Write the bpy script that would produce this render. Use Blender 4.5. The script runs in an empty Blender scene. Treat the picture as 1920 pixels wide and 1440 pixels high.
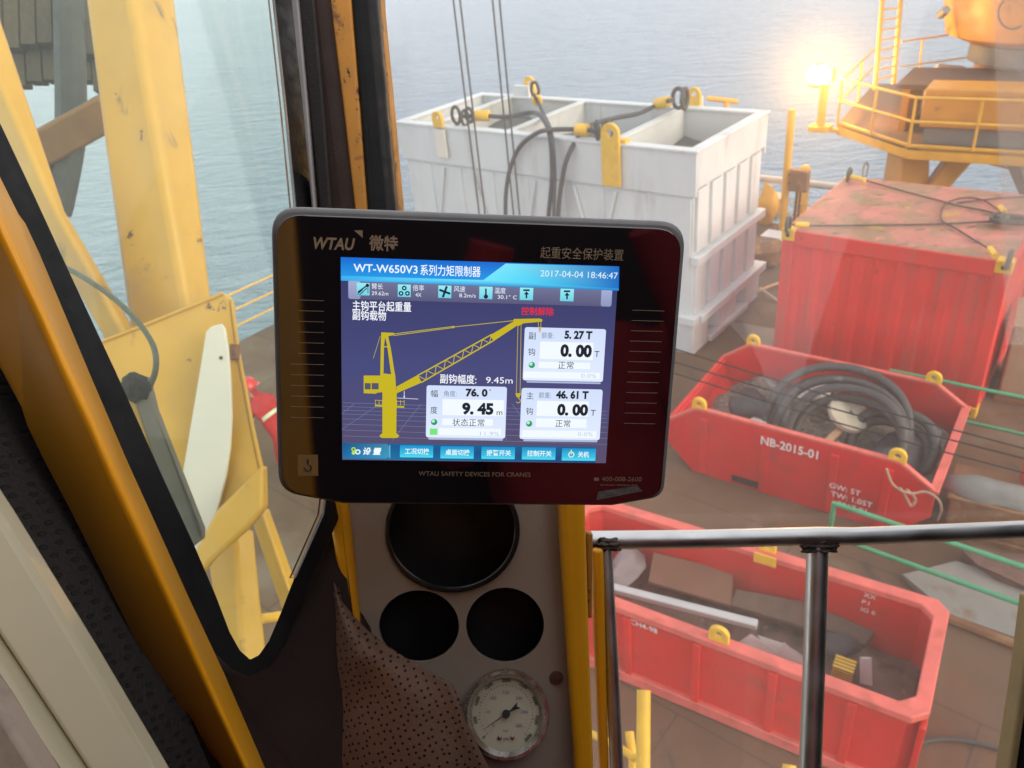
import bpy, bmesh, math, random
import numpy as np
from mathutils import Vector, Matrix, Quaternion
random.seed(7)
R = math.radians
S = bpy.context.scene
COL = S.collection

# ------------------------------------------------------------------ camera
F_PX, PITCH, ROLL, CAM_Z = 1480.316, R(30.9817), R(-6.3696), 7.394
_fw = Vector((0, math.cos(PITCH), -math.sin(PITCH)))
_r0 = Vector((1, 0, 0)); _u0 = _r0.cross(_fw)
RT = math.cos(ROLL)*_r0 + math.sin(ROLL)*_u0
UP = -math.sin(ROLL)*_r0 + math.cos(ROLL)*_u0
FW = _fw
CAM = Vector((0, 0, CAM_Z))
cd = bpy.data.cameras.new('camera'); cam = bpy.data.objects.new('camera', cd); COL.objects.link(cam)
cd.sensor_width = 36.0; cd.lens = F_PX/1920*36.0; cd.clip_start = 0.02; cd.clip_end = 9000
m = Matrix((RT, UP, -FW)).transposed().to_4x4(); m.translation = CAM
cam.matrix_world = m
cd.dof.use_dof = True; cd.dof.focus_distance = 0.64; cd.dof.aperture_fstop = 15.0
S.camera = cam

# ------------------------------------------------------------------ light
SUN_DIR = Vector((0.78, -0.58, 0.42)).normalized()       # towards the sun
SUN_EL = math.asin(SUN_DIR.z); SUN_AZ = math.atan2(SUN_DIR.x, SUN_DIR.y)
EXPO = 1.34
S.view_settings.view_transform = 'Standard'; S.view_settings.look = 'None'
S.view_settings.exposure = EXPO; S.view_settings.gamma = 1.0
W = bpy.data.worlds.new('World'); S.world = W; W.use_nodes = True
nt = W.node_tree; nt.nodes.clear()
sky = nt.nodes.new('ShaderNodeTexSky'); sky.sky_type = 'NISHITA'; sky.sun_disc = False
sky.sun_elevation = SUN_EL; sky.sun_rotation = SUN_AZ
sky.air_density = 1.0; sky.dust_density = 4.0; sky.ozone_density = 1.0; sky.altitude = 0
bg = nt.nodes.new('ShaderNodeBackground'); bg.inputs[1].default_value = 0.10
wo = nt.nodes.new('ShaderNodeOutputWorld')
_tc = nt.nodes.new('ShaderNodeTexCoord'); _mp = nt.nodes.new('ShaderNodeMapping'); _mp.inputs['Scale'].default_value = (1.0, 1.0, 3.0); nt.links.new(_tc.outputs['Generated'], _mp.inputs[0])
_cn = nt.nodes.new('ShaderNodeTexNoise'); _cn.inputs['Scale'].default_value = 2.2; _cn.inputs['Detail'].default_value = 6; nt.links.new(_mp.outputs[0], _cn.inputs['Vector'])
_cr = nt.nodes.new('ShaderNodeValToRGB'); _cr.color_ramp.elements[0].position = 0.3; _cr.color_ramp.elements[0].color = (4.6, 4.9, 5.5, 1); _cr.color_ramp.elements[1].position = 0.75; _cr.color_ramp.elements[1].color = (8.6, 8.7, 9.0, 1)
nt.links.new(_cn.outputs[0], _cr.inputs[0])
_mx = nt.nodes.new('ShaderNodeMix'); _mx.data_type = 'RGBA'; _mx.inputs[0].default_value = 0.75       # overcast: cloud deck over the clear sky
_sp = nt.nodes.new('ShaderNodeSeparateXYZ'); nt.links.new(_tc.outputs['Generated'], _sp.inputs[0])      # the cloud deck is brighter low over the sea
_hr = nt.nodes.new('ShaderNodeMapRange'); _hr.inputs[1].default_value = 0.0; _hr.inputs[2].default_value = 0.45; _hr.inputs[3].default_value = 1.75; _hr.inputs[4].default_value = 1.0; nt.links.new(_sp.outputs[2], _hr.inputs[0])
_vm = nt.nodes.new('ShaderNodeVectorMath'); _vm.operation = 'SCALE'; nt.links.new(_cr.outputs[0], _vm.inputs[0]); nt.links.new(_hr.outputs[0], _vm.inputs['Scale'])
nt.links.new(sky.outputs[0], _mx.inputs[6]); nt.links.new(_vm.outputs[0], _mx.inputs[7]); nt.links.new(_mx.outputs[2], bg.inputs[0]); nt.links.new(bg.outputs[0], wo.inputs[0])
sl = bpy.data.lights.new('sun', 'SUN'); sl.energy = 0.85; sl.angle = R(32); sl.color = (1.0, 0.84, 0.66)
so = bpy.data.objects.new('sun', sl); COL.objects.link(so)
so.rotation_euler = SUN_DIR.to_track_quat('Z', 'Y').to_euler(); so.location = (20, -20, 40)
S.cycles.max_bounces = 10; S.cycles.transparent_max_bounces = 16
S.cycles.sample_clamp_indirect = 6.0
S.cycles.caustics_reflective = False; S.cycles.caustics_refractive = False

# ------------------------------------------------------------------ helpers: points
def D(x, y, d):                      # point seen at photo pixel (1920x1440) at depth d metres
    return CAM + d*(FW + RT*((x-960)/F_PX) - UP*((y-720)/F_PX))
def Z(x, y, z):                      # point of that sight line at height z
    v = D(x, y, 1) - CAM
    return CAM + v*((z-CAM_Z)/v.z)
def DEP(P): return (Vector(P)-CAM).dot(FW)
class Frame:
    def __init__(s, o, yaw):
        s.o = Vector((o[0], o[1], 0)); s.u = Vector((math.cos(yaw), math.sin(yaw), 0)); s.v = Vector((-math.sin(yaw), math.cos(yaw), 0)); s.yaw = yaw
    def __call__(s, u, v, z): return s.o + s.u*u + s.v*v + Vector((0, 0, z))
    def uv(s, P):
        d = Vector(P) - s.o; return d.dot(s.u), d.dot(s.v)
def srgb(r, g, b):
    f = lambda c: (c/255/12.92 if c/255 <= 0.04045 else ((c/255+0.055)/1.055)**2.4)
    return (f(r), f(g), f(b))
ZV = Vector((0, 0, 1))

# ------------------------------------------------------------------ helpers: geometry collector
class B:
    def __init__(s): s.bm = bmesh.new(); s.mi = 0
    def _tag(s, faces):
        for f in faces: f.material_index = s.mi
    def face(s, pts):
        f = s.bm.faces.new([s.bm.verts.new(Vector(p)) for p in pts]); s._tag([f]); return f
    def box(s, c, sz, ax=None):
        X, Y, Zz = ax if ax else (Vector((1, 0, 0)), Vector((0, 1, 0)), ZV)
        c = Vector(c); hx, hy, hz = X*(sz[0]/2), Y*(sz[1]/2), Zz*(sz[2]/2)
        v = [s.bm.verts.new(c+a*hx+b*hy+d*hz) for d in (-1, 1) for b in (-1, 1) for a in (-1, 1)]
        fs = []
        for q in ((0, 2, 3, 1), (4, 5, 7, 6), (0, 1, 5, 4), (2, 6, 7, 3), (0, 4, 6, 2), (1, 3, 7, 5)):
            fs.append(s.bm.faces.new([v[i] for i in q]))
        s._tag(fs); return s
    def fbox(s, F, u0, u1, v0, v1, z0, z1):
        return s.box(F((u0+u1)/2, (v0+v1)/2, (z0+z1)/2), (abs(u1-u0), abs(v1-v0), abs(z1-z0)), (F.u, F.v, ZV))
    def beam(s, p0, p1, w, h, up=ZV):
        p0, p1 = Vector(p0), Vector(p1); d = (p1-p0); L = d.length; d.normalize()
        x = d.cross(Vector(up))
        if x.length < 1e-4: x = d.cross(Vector((1, 0.2, 0)))
        x.normalize(); y = x.cross(d)
        return s.box((p0+p1)/2, (w, h, L), (x, y, d))
    def tube(s, pts, r, n=10, closed=False, caps=True):
        pts = [Vector(p) for p in pts]; N = len(pts); rr = r if isinstance(r, (list, tuple)) else [r]*N
        rings = []; prev = None
        for i, p in enumerate(pts):
            if closed: t = pts[(i+1) % N]-pts[i-1]
            else: t = pts[min(i+1, N-1)]-pts[max(i-1, 0)]
            t.normalize()
            if prev is None:
                a = t.cross(ZV)
                if a.length < 1e-3: a = t.cross(Vector((1, 0, 0)))
            else: a = prev - t*prev.dot(t)
            a.normalize(); prev = a.copy(); b = t.cross(a)
            rings.append([s.bm.verts.new(p + (a*math.cos(k*2*math.pi/n)+b*math.sin(k*2*math.pi/n))*rr[i]) for k in range(n)])
        fs = []
        for i in range(N if closed else N-1):
            A, C = rings[i], rings[(i+1) % N]
            for k in range(n): fs.append(s.bm.faces.new((A[k], A[(k+1) % n], C[(k+1) % n], C[k])))
        if caps and not closed:
            fs.append(s.bm.faces.new(rings[0][::-1])); fs.append(s.bm.faces.new(rings[-1]))
        s._tag(fs); return s
    def cyl(s, p0, p1, r, n=16, r2=None): return s.tube([p0, p1], [r, r if r2 is None else r2], n)
    def prism(s, pts, off):
        pts = [Vector(p) for p in pts]; off = Vector(off); n = len(pts)
        a = [s.bm.verts.new(p) for p in pts]; b = [s.bm.verts.new(p+off) for p in pts]
        fs = [s.bm.faces.new(a), s.bm.faces.new(b[::-1])]
        for i in range(n): fs.append(s.bm.faces.new((a[i], b[i], b[(i+1) % n], a[(i+1) % n])))
        s._tag(fs); return s
    def ring(s, inner, outer, off):          # flat ring between two loops of the same count, with thickness
        n = len(inner); off = Vector(off)
        I = [s.bm.verts.new(Vector(p)) for p in inner]; O = [s.bm.verts.new(Vector(p)) for p in outer]
        I2 = [s.bm.verts.new(Vector(p)+off) for p in inner]; O2 = [s.bm.verts.new(Vector(p)+off) for p in outer]
        fs = []
        for i in range(n):
            j = (i+1) % n
            fs += [s.bm.faces.new((I[i], I[j], O[j], O[i])), s.bm.faces.new((I2[i], O2[i], O2[j], I2[j])),
                   s.bm.faces.new((I[i], I2[i], I2[j], I[j])), s.bm.faces.new((O[i], O[j], O2[j], O2[i]))]
        s._tag(fs); return s
    def lathe(s, c, prof, n=32, axis=ZV, xa=None):
        c = Vector(c); axis = Vector(axis).normalized()
        x = Vector(xa) if xa else (axis.cross(Vector((0.3, 1, 0.1)))); x.normalize(); y = axis.cross(x)
        rings = [[s.bm.verts.new(c+axis*z+(x*math.cos(k*2*math.pi/n)+y*math.sin(k*2*math.pi/n))*max(r, 1e-4)) for k in range(n)] for r, z in prof]
        fs = []
        for i in range(len(rings)-1):
            for k in range(n): fs.append(s.bm.faces.new((rings[i][k], rings[i][(k+1) % n], rings[i+1][(k+1) % n], rings[i+1][k])))
        s._tag(fs); return s
    def grid(s, fn, nu, nv):
        v = [[s.bm.verts.new(Vector(fn(i/nu, j/nv))) for j in range(nv+1)] for i in range(nu+1)]
        s._tag([s.bm.faces.new((v[i][j], v[i+1][j], v[i+1][j+1], v[i][j+1])) for i in range(nu) for j in range(nv)])
        return s
    def ball(s, c, r, n=16, sc=(1, 1, 1), ax=None):
        X, Y, Zz = ax if ax else (Vector((1, 0, 0)), Vector((0, 1, 0)), ZV)
        M4 = Matrix((X*sc[0], Y*sc[1], Zz*sc[2])).transposed().to_4x4(); M4.translation = Vector(c)
        r_ = bmesh.ops.create_uvsphere(s.bm, u_segments=n, v_segments=max(6, n*2//3), radius=r, matrix=M4)
        fs = set(f for v in r_['verts'] for f in v.link_faces); s._tag(fs); return s
    def text(s, body, org, xdir, ydir, height, width=None, bold=0.0, align='LEFT', shear=0.0, lift=0.0):
        me = text_mesh(body, bold, shear)
        co = [v.co.copy() for v in me.vertices]
        if not co: return s
        x0 = min(c.x for c in co); x1 = max(c.x for c in co)
        sy = height/CAP; sx = sy if width is None else width/max(1e-6, x1-x0)
        org, xd, yd = Vector(org), Vector(xdir).normalized(), Vector(ydir).normalized(); nn = xd.cross(yd)
        ox = x0 if align == 'LEFT' else ((x0+x1)/2 if align == 'CENTER' else x1)
        vs = [s.bm.verts.new(org+xd*((c.x-ox)*sx)+yd*(c.y*sy)+nn*lift) for c in co]
        fs = []
        for p in me.polygons:
            try: fs.append(s.bm.faces.new([vs[i] for i in p.vertices]))
            except ValueError: pass
        s._tag(fs); bpy.data.meshes.remove(me); return s
CAP = 0.729
def text_mesh(body, bold=0.0, shear=0.0):
    cu = bpy.data.curves.new('t', 'FONT'); cu.body = body; cu.size = 1.0; cu.resolution_u = 3
    cu.offset = bold; cu.shear = shear
    ob = bpy.data.objects.new('t', cu); COL.objects.link(ob)
    dg = bpy.context.evaluated_depsgraph_get()
    me = bpy.data.meshes.new_from_object(ob.evaluated_get(dg))
    bpy.data.objects.remove(ob); bpy.data.curves.remove(cu)
    return me
def rootloc(o):
    v = Vector((0, 0, 0))
    while o is not None: v += o.location; o = o.parent
    return v
def obj(name, b, mat, parent=None, bevel=0, seg=2, smooth=True, ang=38, solid=0):
    me = bpy.data.meshes.new(name)
    bm = b.bm; bmesh.ops.recalc_face_normals(bm, faces=bm.faces)
    if parent is None and not getattr(b, 'world', False):
        cs = [v.co for v in bm.verts]
        c = Vector((sum(v.x for v in cs)/len(cs), sum(v.y for v in cs)/len(cs), min(v.z for v in cs)))
    elif parent is None: c = Vector((0, 0, 0))
    else: c = rootloc(parent)
    for v in bm.verts: v.co -= c
    bm.to_mesh(me); bm.free()
    for mm in (mat if isinstance(mat, (list, tuple)) else [mat]): me.materials.append(mm)
    o = bpy.data.objects.new(name, me); COL.objects.link(o)
    if parent is None: o.location = c
    else: o.parent = parent
    if smooth:
        for p in me.polygons: p.use_smooth = True
        me.set_sharp_from_angle(angle=R(ang))
    if bevel:
        bv = o.modifiers.new('bevel', 'BEVEL'); bv.width = bevel; bv.segments = seg; bv.limit_method = 'ANGLE'; bv.angle_limit = R(40)
        bv.harden_normals = False
    return o
def tag(o, label, cat, group=None, kind=None):
    if label: o['label'] = label
    if cat: o['category'] = cat
    if group: o['group'] = group
    if kind: o['kind'] = kind
    return o
def thing(name, label, cat, loc=(0, 0, 0), group=None):
    o = bpy.data.objects.new(name, None); COL.objects.link(o); o.location = Vector(loc); o.empty_display_size = 0.1
    return tag(o, label, cat, group)
def part_label(o, t): o['label'] = t; return o
def spline(pts, k=6):                # Catmull-Rom through points
    P = [Vector(p) for p in pts]; P = [P[0]*2-P[1]]+P+[P[-1]*2-P[-2]]; out = []
    for i in range(1, len(P)-2):
        a, b_, c, d = P[i-1:i+3]
        for j in range(k):
            t = j/k
            out.append(0.5*((2*b_)+(c-a)*t+(2*a-5*b_+4*c-d)*t*t+(3*b_-a-3*c+d)*t**3))
    out.append(P[-2]); return out

# ------------------------------------------------------------------ helpers: materials
def newmat(name):
    mt = bpy.data.materials.new(name); mt.use_nodes = True; n = mt.node_tree.nodes; n.clear()
    out = n.new('ShaderNodeOutputMaterial'); bs = n.new('ShaderNodeBsdfPrincipled')
    mt.node_tree.links.new(bs.outputs[0], out.inputs[0]); return mt, mt.node_tree, bs, out
def noise(t, scale, detail=4, rough=0.55, vec=None, stretch=None, dist=0):
    nd = t.nodes.new('ShaderNodeTexNoise'); nd.inputs['Scale'].default_value = scale; nd.inputs['Detail'].default_value = detail
    nd.inputs['Roughness'].default_value = rough; nd.inputs['Distortion'].default_value = dist
    tc = t.nodes.new('ShaderNodeTexCoord'); src = tc.outputs['Object']
    if stretch:
        mp = t.nodes.new('ShaderNodeMapping'); mp.inputs['Scale'].default_value = stretch; t.links.new(src, mp.inputs[0]); src = mp.outputs[0]
    t.links.new(src, nd.inputs['Vector']); return nd
def ramp(t, src, stops):
    r = t.nodes.new('ShaderNodeValToRGB'); e = r.color_ramp.elements
    while len(e) < len(stops): e.new(0.5)
    for k, (p, c) in enumerate(stops): e[k].position = p; e[k].color = (c, c, c, 1) if not isinstance(c, tuple) else (*c, 1)
    t.links.new(src, r.inputs[0]); return r
def mix(t, fac, a, b_):
    mx = t.nodes.new('ShaderNodeMix'); mx.data_type = 'RGBA'
    if isinstance(fac, float): mx.inputs[0].default_value = fac
    else: t.links.new(fac, mx.inputs[0])
    for i, q in ((6, a), (7, b_)):
        if isinstance(q, tuple): mx.inputs[i].default_value = (*q, 1)
        else: t.links.new(q, mx.inputs[i])
    return mx.outputs[2]
def pm(name, col, rough=0.5, metal=0.0, var=0.18, vs=6.0, stains=(), bump=0.0, bs_=60.0, stretch=None, spec=0.5, coat=0.0):
    """painted / plain surface: base colour with slight cloudy variation and stains [(colour, scale, threshold, softness, stretch)]"""
    mt, t, bs, out = newmat(name)
    n1 = noise(t, vs, 5, 0.6, stretch=stretch)
    dk = tuple(c*(1-var) for c in col); lt = tuple(min(1, c*(1+var*0.7)) for c in col)
    c = ramp(t, n1.outputs[0], [(0.3, dk), (0.7, lt)]).outputs[0]
    rsrc = None
    for sc_, scale, thr, soft, st in stains:
        n2 = noise(t, scale, 8, 0.62, stretch=st)
        f = ramp(t, n2.outputs[0], [(thr, 0.0), (min(1, thr+soft), 1.0)]).outputs[0]
        c = mix(t, f, c, sc_)
    t.links.new(c, bs.inputs['Base Color'])
    n3 = noise(t, vs*3, 3, 0.5)
    rr = ramp(t, n3.outputs[0], [(0.3, max(0.02, rough-0.08)), (0.7, min(1, rough+0.1))])
    t.links.new(rr.outputs[0], bs.inputs['Roughness'])
    bs.inputs['Metallic'].default_value = metal; bs.inputs['Specular IOR Level'].default_value = spec
    if coat: bs.inputs['Coat Weight'].default_value = coat; bs.inputs['Coat Roughness'].default_value = 0.05
    if bump:
        nb = noise(t, bs_, 4, 0.6); bp = t.nodes.new('ShaderNodeBump'); bp.inputs['Strength'].default_value = bump; bp.inputs['Distance'].default_value = 0.01
        t.links.new(nb.outputs[0], bp.inputs['Height']); t.links.new(bp.outputs[0], bs.inputs['Normal'])
    return mt
def emis(name, col, strength):
    mt, t, bs, out = newmat(name)
    bs.inputs['Base Color'].default_value = (0.6, 0.6, 0.6, 1); bs.inputs['Emission Color'].default_value = (*col, 1); bs.inputs['Emission Strength'].default_value = strength
    return mt
def perforated(name, col, scale, thr, rough=0.55):
    mt, t, bs, out = newmat(name)
    tc = t.nodes.new('ShaderNodeTexCoord'); vo = t.nodes.new('ShaderNodeTexVoronoi'); vo.voronoi_dimensions = '2D'; vo.inputs['Scale'].default_value = scale; vo.inputs['Randomness'].default_value = 0.48
    cb = t.nodes.new('ShaderNodeCombineXYZ')               # lay the dots out on the sheet's own plane
    for k_, ax_ in enumerate(((0.93, 0.25, 0.27), (-0.30, 0.62, 0.72))):
        dn = t.nodes.new('ShaderNodeVectorMath'); dn.operation = 'DOT_PRODUCT'; dn.inputs[1].default_value = ax_; t.links.new(tc.outputs['Object'], dn.inputs[0]); t.links.new(dn.outputs['Value'], cb.inputs[k_])
    vo.distance = 'EUCLIDEAN'; t.links.new(cb.outputs[0], vo.inputs['Vector'])
    f = ramp(t, vo.outputs['Distance'], [(thr, 0.0), (thr+0.06, 1.0)]).outputs[0]
    n1 = noise(t, 9, 4); c = ramp(t, n1.outputs[0], [(0.3, tuple(x*0.75 for x in col)), (0.7, tuple(x*1.25 for x in col))]).outputs[0]
    t.links.new(mix(t, f, (0.004, 0.004, 0.004), c), bs.inputs['Base Color']); bs.inputs['Roughness'].default_value = rough; bs.inputs['Specular IOR Level'].default_value = 0.2
    n2 = noise(t, 260, 3); bp = t.nodes.new('ShaderNodeBump'); bp.inputs['Strength'].default_value = 0.35; bp.inputs['Distance'].default_value = 0.002
    ad = t.nodes.new('ShaderNodeMath'); ad.operation = 'ADD'; t.links.new(n2.outputs[0], ad.inputs[0]); t.links.new(f, ad.inputs[1])
    t.links.new(ad.outputs[0], bp.inputs['Height']); t.links.new(bp.outputs[0], bs.inputs['Normal'])
    return mt
RUST = (0.10, 0.040, 0.018); DIRT = (0.055, 0.042, 0.032); SOOT = (0.012, 0.011, 0.010)
YEL = (0.62, 0.345, 0.038)
M_yel = pm('crane_yellow_paint', YEL, 0.42, vs=2.5, var=0.10, stains=[((0.36, 0.22, 0.075), 1.7, 0.52, 0.25, None), (RUST, 6.0, 0.665, 0.035, None), ((0.20, 0.13, 0.06), 3.4, 0.62, 0.10, (2, 2, 0.5)), (DIRT, 26.0, 0.72, 0.03, None)])
M_yel2 = pm('deck_yellow_paint', (0.78, 0.43, 0.04), 0.45, vs=3, var=0.15, stains=[(RUST, 4, 0.68, 0.06, None)])
M_tubeyel = pm('cab_frame_paint', (0.78, 0.335, 0.008), 0.38, vs=4, var=0.08, stains=[(SOOT, 34.0, 0.735, 0.02, (1, 1, 0.5)), (SOOT, 120.0, 0.76, 0.03, None), ((0.30, 0.12, 0.02), 3.0, 0.62, 0.2, None)])
M_rustyel = pm('rusty_strip_paint', (0.44, 0.19, 0.02), 0.6, vs=8, var=0.25, stains=[(SOOT, 90, 0.60, 0.06, (1, 1, 0.4)), (RUST, 30, 0.56, 0.1, None)])
M_orange = pm('platform_orange_paint', (0.66, 0.30, 0.035), 0.5, vs=1.2, var=0.15, stains=[(RUST, 1.6, 0.62, 0.15, None), (RUST, 6, 0.66, 0.08, (3, 3, 0.5))])
M_white = pm('tank_white_paint', (0.64, 0.675, 0.665), 0.55, vs=1.0, var=0.07, stains=[((0.47, 0.46, 0.43), 1.1, 0.56, 0.22, (2.5, 2.5, 0.4)), ((0.36, 0.30, 0.24), 3.0, 0.63, 0.12, (4, 4, 0.35)), ((0.26, 0.15, 0.08), 6.5, 0.685, 0.05, (2.5, 2.5, 0.4))])
M_tankin = pm('tank_inside_paint', (0.60, 0.62, 0.59), 0.6, vs=1.6, var=0.12, stains=[((0.34, 0.35, 0.33), 1.5, 0.55, 0.25, (2, 2, 0.5))])
M_mud = pm('drilled_mud', (0.12, 0.135, 0.12), 0.8, vs=3, var=0.3, bump=0.6, bs_=12, stains=[((0.32, 0.33, 0.30), 9, 0.60, 0.1, None)])
M_red = pm('container_red_paint', (0.72, 0.034, 0.026), 0.5, vs=1.2, var=0.15, stains=[((0.42, 0.10, 0.07), 2.2, 0.52, 0.2, (2.5, 2.5, 0.25)), ((0.30, 0.10, 0.07), 7, 0.62, 0.10, (3, 3, 0.22)), (RUST, 9, 0.67, 0.04, (2, 2, 0.5)), ((0.62, 0.30, 0.26), 12, 0.72, 0.03, (1, 1, 0.3))])
M_redroof = pm('faded_roof_paint', (0.58, 0.21, 0.16), 0.75, vs=1.6, var=0.22, stains=[((0.33, 0.19, 0.11), 1.5, 0.44, 0.12, None), ((0.52, 0.30, 0.06), 2.2, 0.60, 0.08, None), ((0.13, 0.09, 0.07), 5.0, 0.575, 0.08, (0.6, 1.6, 1)), ((0.70, 0.26, 0.20), 3.0, 0.62, 0.08, None), ((0.07, 0.05, 0.045), 15, 0.66, 0.04, None)])
M_red2 = pm('skip_red_paint', (0.62, 0.010, 0.013), 0.45, vs=1.5, var=0.14, stains=[((0.34, 0.035, 0.035), 2.5, 0.54, 0.2, None), ((0.22, 0.07, 0.05), 6, 0.64, 0.07, (3, 3, 0.4)), ((0.10, 0.045, 0.035), 13, 0.68, 0.04, None), ((0.60, 0.26, 0.22), 16, 0.73, 0.02, (0.4, 0.4, 1.5))], bump=0.5, bs_=4)
M_redrim = pm('worn_rim_paint', (0.68, 0.13, 0.10), 0.6, vs=4, var=0.2, stains=[((0.52, 0.10, 0.07), 5, 0.55, 0.1, None), ((0.18, 0.07, 0.05), 14, 0.665, 0.04, None), ((0.78, 0.36, 0.30), 22, 0.70, 0.03, None)])
M_redor = pm('basket_orange_red_paint', (0.64, 0.016, 0.010), 0.45, vs=1.5, var=0.14, stains=[((0.38, 0.05, 0.03), 2.2, 0.54, 0.2, None), ((0.24, 0.07, 0.04), 6, 0.63, 0.07, (3, 3, 0.4)), ((0.11, 0.045, 0.03), 15, 0.69, 0.04, None), ((0.62, 0.26, 0.20), 17, 0.73, 0.02, (0.4, 0.4, 1.5))], bump=0.5, bs_=4)
M_castyel = pm('lug_yellow_paint', (0.78, 0.47, 0.03), 0.5, vs=10, var=0.12, stains=[(RUST, 18, 0.68, 0.06, None)])
M_green = pm('green_rail_paint', (0.06, 0.33, 0.16), 0.45, vs=4, var=0.15)
M_rope = pm('wire_rope_steel', (0.055, 0.058, 0.058), 0.55, vs=30, var=0.3, bump=0.5, bs_=120)
M_black = pm('black_rubber', (0.012, 0.012, 0.013), 0.5, spec=0.16, vs=20, var=0.3, bump=0.1, bs_=250)
M_vinyl = pm('black_vinyl', (0.016, 0.013, 0.013), 0.42, spec=0.16, vs=8, var=0.3, bump=0.25, bs_=420)
M_brown = pm('brown_vinyl', (0.022, 0.011, 0.009), 0.5, spec=0.16, vs=8, var=0.25, bump=0.25, bs_=420)
M_greygask = pm('grey_rubber_and_lit_edge', (0.16, 0.15, 0.155), 0.45, vs=10, var=0.15)
M_perf = perforated('perforated_black_vinyl', (0.013, 0.010, 0.012), 105, 0.17)
M_perf2 = perforated('perforated_brown_vinyl', (0.125, 0.066, 0.042), 122, 0.15, 0.5)
M_panel = pm('grey_panel_paint', (0.34, 0.265, 0.205), 0.55, vs=5, var=0.12, stains=[((0.20, 0.15, 0.12), 9, 0.60, 0.15, None), (RUST, 40, 0.74, 0.04, None)])
M_beige = pm('beige_trim_plastic', (0.44, 0.385, 0.255), 0.4, vs=6, var=0.06, stains=[((0.22, 0.19, 0.14), 60, 0.75, 0.04, None)])
M_dark = pm('dark_duct', (0.013, 0.011, 0.012), 0.45, vs=10, var=0.2)
M_steel = pm('polished_steel', (0.62, 0.60, 0.57), 0.40, metal=1.0, vs=6, var=0.06, stains=[((0.30, 0.22, 0.16), 20, 0.66, 0.08, (1, 1, 0.6))])  # brown stains, thickened to paint in the brown reflections on the pipes
M_weld = pm('burnt_weld', (0.085, 0.060, 0.045), 0.55, metal=0.4, vs=60, var=0.5, bump=0.9, bs_=180)
M_chrome = pm('chrome', (0.60, 0.55, 0.48), 0.24, metal=1.0, vs=20, var=0.05)
M_case = pm('monitor_case', (0.15, 0.15, 0.155), 0.42, vs=30, var=0.1)
M_bezel, _t, _bs, _o = newmat('black_bezel_glass'); _bs.inputs['Base Color'].default_value = (0.006, 0.005, 0.007, 1); _bs.inputs['Roughness'].default_value = 0.04; _bs.inputs['IOR'].default_value = 2.0
M_gold = pm('dull_gold_print', (0.23, 0.165, 0.11), 0.5, vs=30, var=0.1)
M_dial = pm('dial_face', (0.54, 0.47, 0.33), 0.5, vs=12, var=0.06)
M_ink = pm('black_ink', (0.02, 0.02, 0.02), 0.6); M_blueink = pm('blue_ink', (0.15, 0.22, 0.34), 0.6)
M_letter = pm('white_lettering', (0.80, 0.77, 0.74), 0.6, vs=30, var=0.1, stains=[((0.55, 0.10, 0.08), 30, 0.60, 0.06, None)])
M_deck = pm('deck_steel_paint', (0.135, 0.074, 0.038), 0.72, vs=0.5, var=0.25, stains=[((0.185, 0.135, 0.09), 0.45, 0.54, 0.12, None), ((0.15, 0.062, 0.022), 1.3, 0.58, 0.10, None), ((0.050, 0.038, 0.030), 1.9, 0.60, 0.10, (1.5, 0.5, 1)), ((0.24, 0.20, 0.16), 7, 0.68, 0.05, None), ((0.04, 0.03, 0.025), 18, 0.69, 0.04, None)], bump=0.3, bs_=25)
t = M_deck.node_tree; bs = [n_ for n_ in t.nodes if n_.type == 'BSDF_PRINCIPLED'][0]      # welded plate seams
tc = t.nodes.new('ShaderNodeTexCoord'); mp = t.nodes.new('ShaderNodeMapping'); mp.inputs['Rotation'].default_value = (0, 0, 0.7318); t.links.new(tc.outputs['Object'], mp.inputs[0])
bk = t.nodes.new('ShaderNodeTexBrick'); bk.inputs['Scale'].default_value = 1.0; bk.inputs['Mortar Size'].default_value = 0.014; bk.inputs['Mortar Smooth'].default_value = 0.4; bk.inputs['Brick Width'].default_value = 5.0; bk.inputs['Row Height'].default_value = 1.6
t.links.new(mp.outputs[0], bk.inputs['Vector']); old = bs.inputs['Base Color'].links[0].from_socket
fm = t.nodes.new('ShaderNodeMath'); fm.operation = 'MULTIPLY'; fm.inputs[1].default_value = 0.6; t.links.new(bk.outputs['Fac'], fm.inputs[0])
t.links.new(mix(t, fm.outputs[0], old, (0.035, 0.024, 0.018)), bs.inputs['Base Color'])
M_decklight = pm('worn_deck_plate', (0.24, 0.23, 0.20), 0.7, vs=1.2, var=0.15, stains=[((0.17, 0.10, 0.05), 2.0, 0.58, 0.15, None)])
M_rustedge = pm('rusty_steel_edge', (0.22, 0.10, 0.04), 0.8, vs=3, var=0.3, stains=[((0.30, 0.20, 0.10), 4, 0.55, 0.1, None)])
M_grate = pm('brown_grating', (0.13, 0.080, 0.055), 0.8, vs=6, var=0.3, bump=0.8, bs_=40)
M_greycab = pm('shadow_gap_grey', (0.20, 0.20, 0.18), 0.6, vs=3, var=0.2, stains=[(RUST, 5, 0.64, 0.1, None)])
M_olive = pm('dark_olive_slats', (0.085, 0.062, 0.030), 0.75, vs=6, var=0.3, stretch=(6, 6, 0.6))
M_darksteel = pm('dark_steel', (0.060, 0.062, 0.050), 0.55, vs=5, var=0.35)
M_sign = pm('white_sign_sheet', (0.74, 0.69, 0.58), 0.5, vs=3, var=0.04, stains=[((0.35, 0.32, 0.26), 30, 0.74, 0.04, None)])
M_greybar = pm('shaded_bar_paint', (0.23, 0.215, 0.165), 0.55, vs=8, var=0.15)
M_tarry = pm('tarry_grease', (0.018, 0.014, 0.008), 0.7, vs=30, var=0.4, bump=0.8, bs_=90)
M_palepipe = pm('pale_grey_pipe', (0.48, 0.50, 0.50), 0.5, vs=3, var=0.1)
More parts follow.
